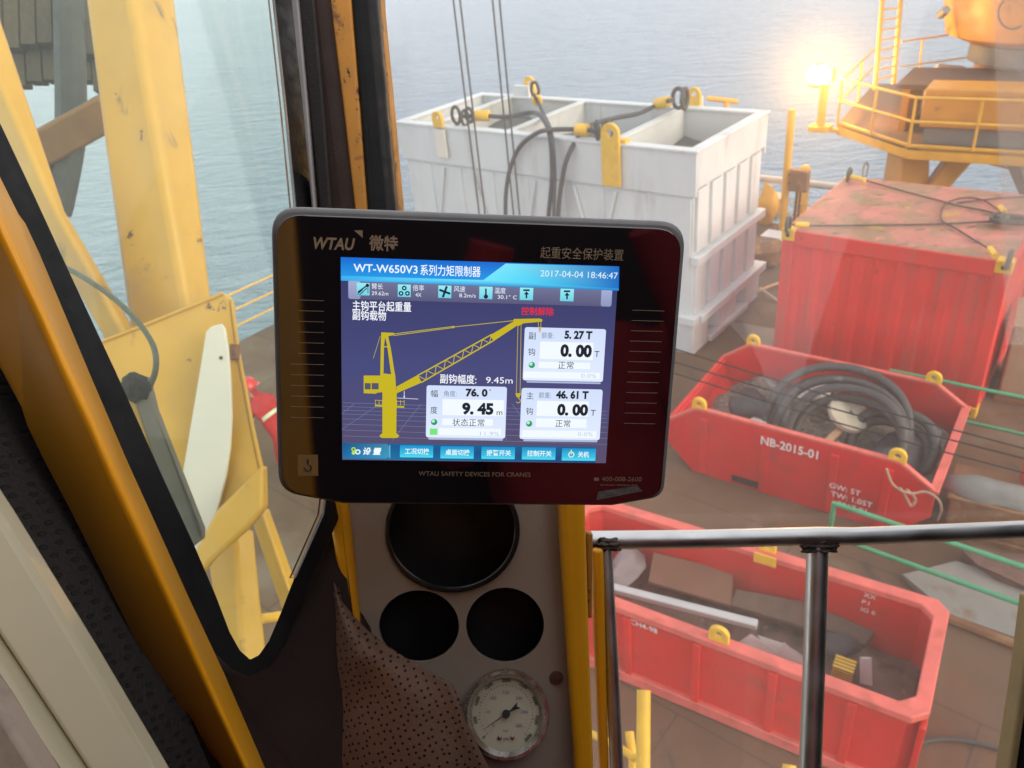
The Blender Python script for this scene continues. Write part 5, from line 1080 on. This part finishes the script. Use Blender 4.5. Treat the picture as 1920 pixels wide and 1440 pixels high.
b = B(); b.face([LP(*loc(SP(1114+dx, 902+dy)), -0.0003) for dx, dy in ((0, 0), (9, 0), (9, -6), (0, -6))]); obj('bezel_print', b, M_gold, mon, smooth=False)
for k in range(12):
    for (xa, xb, yy) in ((545+(0 if k > 5 else 14), 607, 563+k*20.0), (1186-k*1.45, 1246-k*1.6, 582+k*19.3)):
        A, C_ = loc(SP(xa, yy)), loc(SP(xb, yy)); b = B(); b.prism([LP(A[0], A[1], -0.0003), LP(C_[0], A[1], -0.0003), LP(C_[0], A[1]+0.0004, -0.0003), LP(A[0], A[1]+0.0004, -0.0003)], -MN*0.0001)
        obj('bezel_line', b, M_gold, mon, smooth=False)
A, C_ = loc(SP(559, 892)), loc(SP(596, 853)); b = B(); b.prism([LP(A[0], A[1], -0.0004), LP(C_[0], A[1], -0.0004), LP(C_[0], C_[1], -0.0004), LP(A[0], C_[1], -0.0004)], MN*0.0002); stk = obj('sticker', b, pm('tan_sticker', (0.20, 0.11, 0.035), 0.6), mon)
b = B(); q = LP((A[0]+C_[0])/2, (A[1]+C_[1])/2, 0.0002); b.tube([q+MX*0.0026*math.cos(a)+MY*(0.0026*math.sin(a)-0.002) for a in [R(k) for k in range(-180, 80, 20)]], 0.0006, 5); b.tube([q+MY*0.005, q+MY*0.0008], 0.0006, 5); obj('hook_mark', b, M_ink, stk)
b = B(); q = [loc(SP(x, y)) for x, y in ((1118, 938), (1205, 921), (1195, 911), (1122, 922))]; b.prism([LP(x, y, -0.0004) for x, y in q], MN*0.0002); part_label(obj('sticker', b, pm('grey_sticker', (0.11, 0.10, 0.10), 0.5, vs=300, var=0.6), mon), 'small scuffed grey sticker')

# ---- screen picture: every patch of it glows, so it is emission by design
class Canvas:
    def __init__(s): s.V = []; s.Fc = []; s.C = []
    def poly(s, loc_pts, cols, z):
        i = len(s.V); s.V += [LP(x, y, 0.0002+z*0.00006) for x, y in loc_pts]; s.Fc.append(list(range(i, i+len(loc_pts))))
        s.C.append(cols if isinstance(cols, list) else [cols]*len(loc_pts))
    def px(s, pts, col, z):
        s.poly([loc(SP(x, y)) for x, y in pts], [srgb(*c_) for c_ in col] if isinstance(col, list) else srgb(*col), z)
    def rect(s, x0, y0, x1, y1, col, z, col2=None, r=0.0):
        A, C_ = loc(SP(x0, y0)), loc(SP(x1, y1)); xa, xb, ya, yb = A[0], C_[0], A[1], C_[1]
        t_, b_ = srgb(*col), srgb(*(col2 or col))
        if r: pts = rounded([(xa, ya), (xb, ya), (xb, yb), (xa, yb)], r, 4)
        else: pts = [(xa, ya), (xb, ya), (xb, yb), (xa, yb)]
        cols = []
        for p in pts:
            k = (p[1]-ya)/(yb-ya); cols.append(tuple(t_[i]*(1-k)+b_[i]*k for i in range(3)))
        s.poly([tuple(p) for p in pts], cols, z)
    def line(s, x0, y0, x1, y1, w, col, z):
        A, C_ = Vector(loc(SP(x0, y0))), Vector(loc(SP(x1, y1))); d = (C_-A).normalized(); n = Vector((-d.y, d.x))*(w/1480.3*0.62/2)
        s.poly([tuple(A-n), tuple(C_-n), tuple(C_+n), tuple(A+n)], srgb(*col), z)
    def disc(s, x, y, r, col, z, n=18):
        A = loc(SP(x, y)); rr = r/1480.3*0.62; s.poly([(A[0]+rr*math.cos(2*math.pi*k/n), A[1]+rr*math.sin(2*math.pi*k/n)) for k in range(n)], srgb(*col), z)
    def text(s, body, x, y, h, col, z, x1=None, bold=0.0, align='LEFT', shear=0.0):
        me = text_mesh(body, bold, shear); co = [v.co.copy() for v in me.vertices]
        X, Y = loc(SP(x, y)); hh = h/1480.3*0.62; x0_ = min(c_.x for c_ in co); x1_ = max(c_.x for c_ in co)
        sy = hh/CAP; sx_ = sy if x1 is None else (loc(SP(x1, y))[0]-X)/(x1_-x0_); ox = x0_ if align == 'LEFT' else (x0_+x1_)/2
        i = len(s.V); s.V += [LP(X+(c_.x-ox)*sx_, Y+c_.y*sy, 0.0002+z*0.00006) for c_ in co]
        c_ = srgb(*col)
        for p in me.polygons: s.Fc.append([i+k for k in p.vertices]); s.C.append([c_]*len(p.vertices))
        bpy.data.meshes.remove(me)
cv = Canvas()
cv.rect(640, 481, 1138, 866, (62, 66, 112), 0, (84, 76, 108)); A, C_ = loc(SP(640, 481)), loc(SP(1138, 866))
W_ = (-0.1056, 0.1056)
cv.V.clear(); cv.Fc.clear(); cv.C.clear()
def fullrect(y0, y1, c0, c1, z, xa=W_[0], xb=W_[1]):
    ya, yb = loc(SP(642, y0))[1], loc(SP(642, y1))[1]; t_, b_ = srgb(*c0), srgb(*c1); cv.poly([(xa, ya), (xb, ya), (xb, yb), (xa, yb)], [t_, t_, b_, b_], z)
fullrect(482, 690, (54, 56, 98), (70, 74, 122), 0); fullrect(690, 862, (70, 74, 122), (88, 78, 106), 0)
fullrect(482, 526, (18, 104, 205), (40, 158, 232), 1)
cv.px([(905, 526), (948, 494), (1161, 500), (1160, 541), (1000, 533)], [(110, 225, 250), (120, 225, 245), (24, 100, 190), (24, 110, 195), (70, 205, 245)], 2)
cv.px([(640, 517), (905, 525), (1160, 541), (1160, 545), (640, 526)], [(60, 175, 235), (110, 225, 250), (40, 150, 220), (30, 120, 195), (50, 170, 235)], 3)
cv.text('WT-W650V3', 663, 509, 14.5, (235, 245, 255), 4, x1=783, bold=0.012); cv.text('系列力矩限制器', 788, 514, 15, (240, 248, 255), 4, x1=901, bold=0.008)
cv.text('2017-04-04 18:46:47', 1013, 518, 12, (215, 235, 250), 4, x1=1158)
cv.rect(653, 525, 1146, 575, (112, 116, 150), 1, (88, 88, 122), r=0.003)
cv.rect(653, 525, 676, 561, (165, 170, 205), 2, (140, 146, 186), r=0.002); cv.rect(1128, 541, 1146, 575, (165, 172, 208), 2, (140, 148, 188), r=0.002)
ic = (150, 232, 242); ic2 = (110, 205, 226); dk = (18, 40, 60)
icons = ((669, 530), (746, 533), (822, 535), (899, 537), (975, 539), (1051, 541))
for x, y in icons: cv.rect(x, y, x+24, y+24, ic, 3, ic2)
cv.line(671, 548, 690, 534, 2.5, dk, 4); cv.line(674, 553, 688, 540, 1.6, dk, 4); cv.line(670, 552, 680, 543, 1.5, dk, 4); cv.disc(689, 535, 3.2, dk, 5); cv.line(690, 538, 690, 549, 1.4, dk, 4)
for dx, dy in ((12, 7), (6, 17), (18, 17)):
    cv.disc(746+dx, 533+dy, 4.3, dk, 4); cv.disc(746+dx, 533+dy, 1.8, ic, 5)
for a in (20, 110, 200, 290):
    xx, yy = 834+9*math.cos(R(a)), 547+9*math.sin(R(a)); cv.line(834, 547, xx, yy, 4.0, dk, 4); cv.disc(xx, yy, 2.2, dk, 5)
cv.line(911, 541, 911, 556, 3.0, dk, 4); cv.disc(911, 556, 4.0, dk, 5)
for bx, by in ((975, 539), (1051, 541)):
    cv.line(bx+6, by+5, bx+18, by+5, 3.2, dk, 4); cv.line(bx+12, by+9, bx+12, by+20, 3.0, dk, 4); cv.px([(bx+12, by+7), (bx+17, by+13), (bx+7, by+13)], dk, 5)
wh = (232, 238, 252)
for s_, x, y, x1 in (('臂长', 697, 541, 718), ('倍率', 774, 544, 795), ('风速', 851, 546, 872), ('温度', 927, 549, 948)): cv.text(s_, x, y, 8.5, wh, 4, x1=x1)
for s_, x, y, x1 in (('29.62m', 697, 553, 728), ('4X', 779, 556, 790), ('8.2m/s', 861, 557, 892), ('30.1° C', 933, 560, 969)): cv.text(s_, x, y, 7.2, wh, 4, x1=x1)
cv.text('主钩平台起重量', 661, 580, 14, (245, 248, 255), 4, x1=771, bold=0.01); cv.text('副钩载物', 661, 598, 14, (245, 248, 255), 4, x1=724, bold=0.01)
cv.text('控制解除', 977, 589, 12, (238, 38, 52), 4, x1=1038, bold=0.006)
# floor grid
gl_ = (112, 122, 160)
for y in (755, 762, 769, 776, 785, 795, 806, 817): cv.line(643, y, 1138, y+16, 0.8, gl_, 1)
for x0, x1 in ((690, 600), (730, 640), (790, 735), (855, 840), (930, 950), (1010, 1070), (1060, 1150), (960, 1010)):
    if x1 > 641 and x1 < 1140: cv.line(x0, 757, x1, 826, 0.8, gl_, 1)
cv.line(664, 757, 641, 776, 0.8, gl_, 1); cv.line(712, 757, 641, 805, 0.8, gl_, 1)
yc = (196, 178, 34)
cv.px([(717, 733), (744, 731), (743, 816), (717, 816)], yc, 3); cv.px([(711, 817), (717, 812), (743, 812), (749, 817), (744, 821), (716, 821)], yc, 3)
cv.px([(715, 700), (741, 702), (743, 735), (717, 737)], yc, 3); cv.disc(722, 704, 4, yc, 3)
cv.px([(682, 704), (716, 704), (717, 735), (708, 736), (704, 738), (682, 737)], yc, 3)
cv.rect(684, 718, 695, 730, (84, 84, 100), 4); cv.rect(697, 718, 710, 730, (84, 84, 100), 4)
cv.px([(715, 623), (739, 624), (739, 628), (728, 630), (732, 650), (727, 651), (722, 632), (720, 650), (719, 706), (713, 706), (714, 650)], yc, 3)
cv.px([(726, 648), (732, 648), (741, 705), (734, 706)], yc, 3); cv.line(716, 650, 731, 650, 2.0, yc, 3); cv.line(700, 672, 713, 630, 0.8, yc, 3)
cv.line(703, 760, 758, 763, 3.5, yc, 3)
for x in (704, 711, 717, 744, 751, 758): cv.line(x, 750, x, 760, 1.0, yc, 3)
cv.line(703, 750, 717, 751, 1.0, yc, 3); cv.line(744, 752, 758, 753, 1.0, yc, 3)
cv.px([(743, 725), (783, 703), (791, 717), (744, 737)], yc, 3)
T0, T1, B0, B1 = Vector((783, 704)), Vector((922, 627)), Vector((790, 717)), Vector((926, 638))
cv.line(*T0, *T1, 2.4, yc, 3); cv.line(*B0, *B1, 2.4, yc, 3)
for k in range(8):
    p, q, r_ = T0.lerp(T1, k/8), B0.lerp(B1, (k+.5)/8), T0.lerp(T1, (k+1)/8); cv.line(*p, *q, 1.4, yc, 3); cv.line(*q, *r_, 1.4, yc, 3)
cv.px([(918, 629), (962, 603), (976, 606), (926, 639)], yc, 4); cv.px([(963, 598), (1012, 597), (1017, 599), (1016, 603), (982, 606), (972, 611), (963, 605)], yc, 4)
cv.line(738, 626, 850, 612, 1.3, yc, 3); cv.line(738, 629, 850, 614, 1.3, yc, 3); cv.line(850, 613, 964, 601, 1.2, yc, 3); cv.disc(850, 613, 2.2, yc, 4)
for x0, y0, x1, y1 in ((1009, 602, 1010, 618), (1014, 602, 1014, 618), (971, 607, 968, 738), (977, 607, 975, 738)): cv.line(x0, y0, x1, y1, 1.0, yc, 6)
cv.px([(1010, 615), (1014, 615), (1013, 623), (1011, 623)], yc, 6); cv.px([(966, 737), (977, 737), (974, 745), (969, 745)], yc, 6)
for k in range(8):
    a, c_ = R(-90+k*30), R(-60+k*30); cv.line(971.5+4.2*math.cos(a), 751+4.2*math.sin(a), 971.5+4.2*math.cos(c_), 751+4.2*math.sin(c_), 1.5, yc, 6)
cv.line(745, 746, 784, 748, 1.0, (220, 225, 240), 4); cv.line(758, 733, 758, 745, 1.2, (220, 225, 240), 4); cv.disc(758, 744, 1.5, (230, 235, 245), 5)
# reading panels
pc_, pc2, wt_ = (206, 220, 247), (222, 232, 252), (238, 246, 255)
for x0, y0, x1, y1 in ((984, 613, 1130, 716), (978, 727, 1124, 825), (800, 722, 947, 822)):
    cv.rect(x0+3, y1-2, x1-4, y1+4, (170, 182, 215), 4, r=0.001); cv.rect(x0, y0, x1, y1, pc_, 5, pc2, r=0.0022)
for x0, y0, x1, y1 in ((1013, 640, 1111, 675), (1010, 678, 1106, 692), (982, 696, 1124, 711), (1007, 751, 1102, 781), (1005, 784, 1099, 802), (979, 806, 1117, 821), (830, 748, 944, 780), (829, 784, 924, 798), (823, 802, 939, 817)): cv.rect(x0, y0, x1, y1, wt_, 6)
ik = (26, 34, 44); gk = (120, 132, 156); lg = (186, 198, 222)
def num(s_, x, y, h, x1, bold=0.05): cv.text(s_, x, y, h, ik, 7, x1=x1, bold=bold)
cv.text('副', 991, 635, 11, ik, 7, x1=1004); cv.text('额重:', 1015, 633, 9, gk, 7, x1=1038); num('5. 27 T', 1058, 634, 14.5, 1110)
cv.text('钩', 990, 665, 11, ik, 7, x1=1003); num('0. 00', 1050, 667, 22, 1109, .055); cv.text('T', 1114, 669, 12, ik, 7); cv.text('正常', 1046, 690, 11.5, ik, 7, x1=1075); cv.text('0.0%', 1089, 708, 8, lg, 7, x1=1118)
cv.text('主', 987, 747, 11, ik, 7, x1=1000); cv.text('额重:', 1010, 745, 9, gk, 7, x1=1033); num('46. 61 T', 1042, 746, 14.5, 1103)
cv.text('钩', 986, 776, 11, ik, 7, x1=999); num('0. 00', 1044, 777, 21, 1102, .055); cv.text('T', 1107, 779, 12, ik, 7); cv.text('正常', 1041, 799, 11.5, ik, 7, x1=1069); cv.text('0.0%', 1083, 817, 8, lg, 7, x1=1111)
cv.text('幅', 808, 743, 11, ik, 7, x1=821); cv.text('角度:', 832, 742, 9, gk, 7, x1=856); num('76. 0', 873, 742, 14, 914); cv.disc(919, 731, 1.6, gk, 7)
cv.text('度', 807, 774, 11, ik, 7, x1=820); num('9. 45', 866, 775, 21, 925, .055); cv.text('m', 931, 778, 12, ik, 7); cv.text('状态正常', 848, 797, 11.5, ik, 7, x1=908); cv.text('11.9%', 900, 816, 8, lg, 7, x1=936)
for x, y in ((997, 684), (992, 794), (814, 791)): cv.disc(x, y, 6, (50, 150, 95), 7); cv.disc(x-1.6, y-1.8, 3.2, (170, 240, 205), 8)
cv.rect(806, 803, 820, 815, (118, 226, 118), 7)
cv.text('副钩幅度:', 825, 717, 14, (245, 248, 255), 4, x1=893, bold=0.01); cv.text('9.45m', 911, 718, 12.5, (245, 248, 255), 4, x1=961)
cv.px([(642, 830), (1118, 838), (1116, 868), (643, 860)], [(26, 96, 150), (24, 92, 140), (24, 70, 122), (30, 120, 170)], 2)
cv.px([(643, 831), (726, 832), (730, 838), (730, 856), (724, 860), (643, 859)], [(24, 84, 138), (60, 130, 165), (80, 150, 180), (60, 150, 190), (50, 140, 185), (26, 110, 170)], 3); cv.line(731, 834, 731, 859, 1.5, (120, 190, 220), 4)
cv.disc(663, 842, 4.2, (170, 215, 60), 4); cv.disc(663, 842, 1.8, (40, 90, 120), 5); cv.disc(663, 849, 3.4, (190, 225, 80), 4); cv.disc(671, 847, 5.2, (220, 240, 248), 4); cv.disc(671, 847, 2.6, (50, 120, 160), 5)
cv.text('设 置', 681, 851, 11, (238, 246, 252), 4, x1=715, bold=0.03, shear=0.2)
for (x, y), s_ in zip(((750, 834), (826, 836), (903, 837), (979, 838), (1054, 840)), ('工况切换', '桌面切换', '报警开关', '控制开关', '关机')):
    cv.rect(x, y, x+62, y+24, (24, 140, 200), 3, (70, 208, 232), r=0.0006); cv.rect(x+1, y+14, x+61, y+23, (44, 178, 218), 4, (84, 216, 236))
    if s_ == '关机':
        cv.disc(x+17, y+12, 6, (210, 238, 245), 5); cv.disc(x+17, y+12, 4, (50, 165, 210), 6); cv.line(x+17, y+3, x+17, y+12, 2, (225, 225, 90), 7); cv.text(s_, x+29, y+16, 9, (225, 245, 252), 5, x1=x+50, bold=0.02)
    else: cv.text(s_, x+9, y+16, 9, (225, 245, 252), 5, x1=x+55, bold=0.02)
me = bpy.data.meshes.new('screen'); base = rootloc(mon); me.from_pydata([v-base for v in cv.V], [], cv.Fc)
ca = me.color_attributes.new('glow', 'FLOAT_COLOR', 'CORNER'); fl = [x for cs_ in cv.C for c_ in cs_ for x in (*c_, 1.0)]; ca.data.foreach_set('color', fl)
M_scr, t, bs, out = newmat('lit_screen'); bs.inputs['Base Color'].default_value = (0.01, 0.01, 0.012, 1); bs.inputs['Roughness'].default_value = 0.08; bs.inputs['Specular IOR Level'].default_value = 0.3
at = t.nodes.new('ShaderNodeVertexColor'); at.layer_name = 'glow'; t.links.new(at.outputs[0], bs.inputs['Emission Color']); bs.inputs['Emission Strength'].default_value = 1.05*2**-EXPO
me.materials.append(M_scr); o = bpy.data.objects.new('screen', me); COL.objects.link(o); o.parent = mon
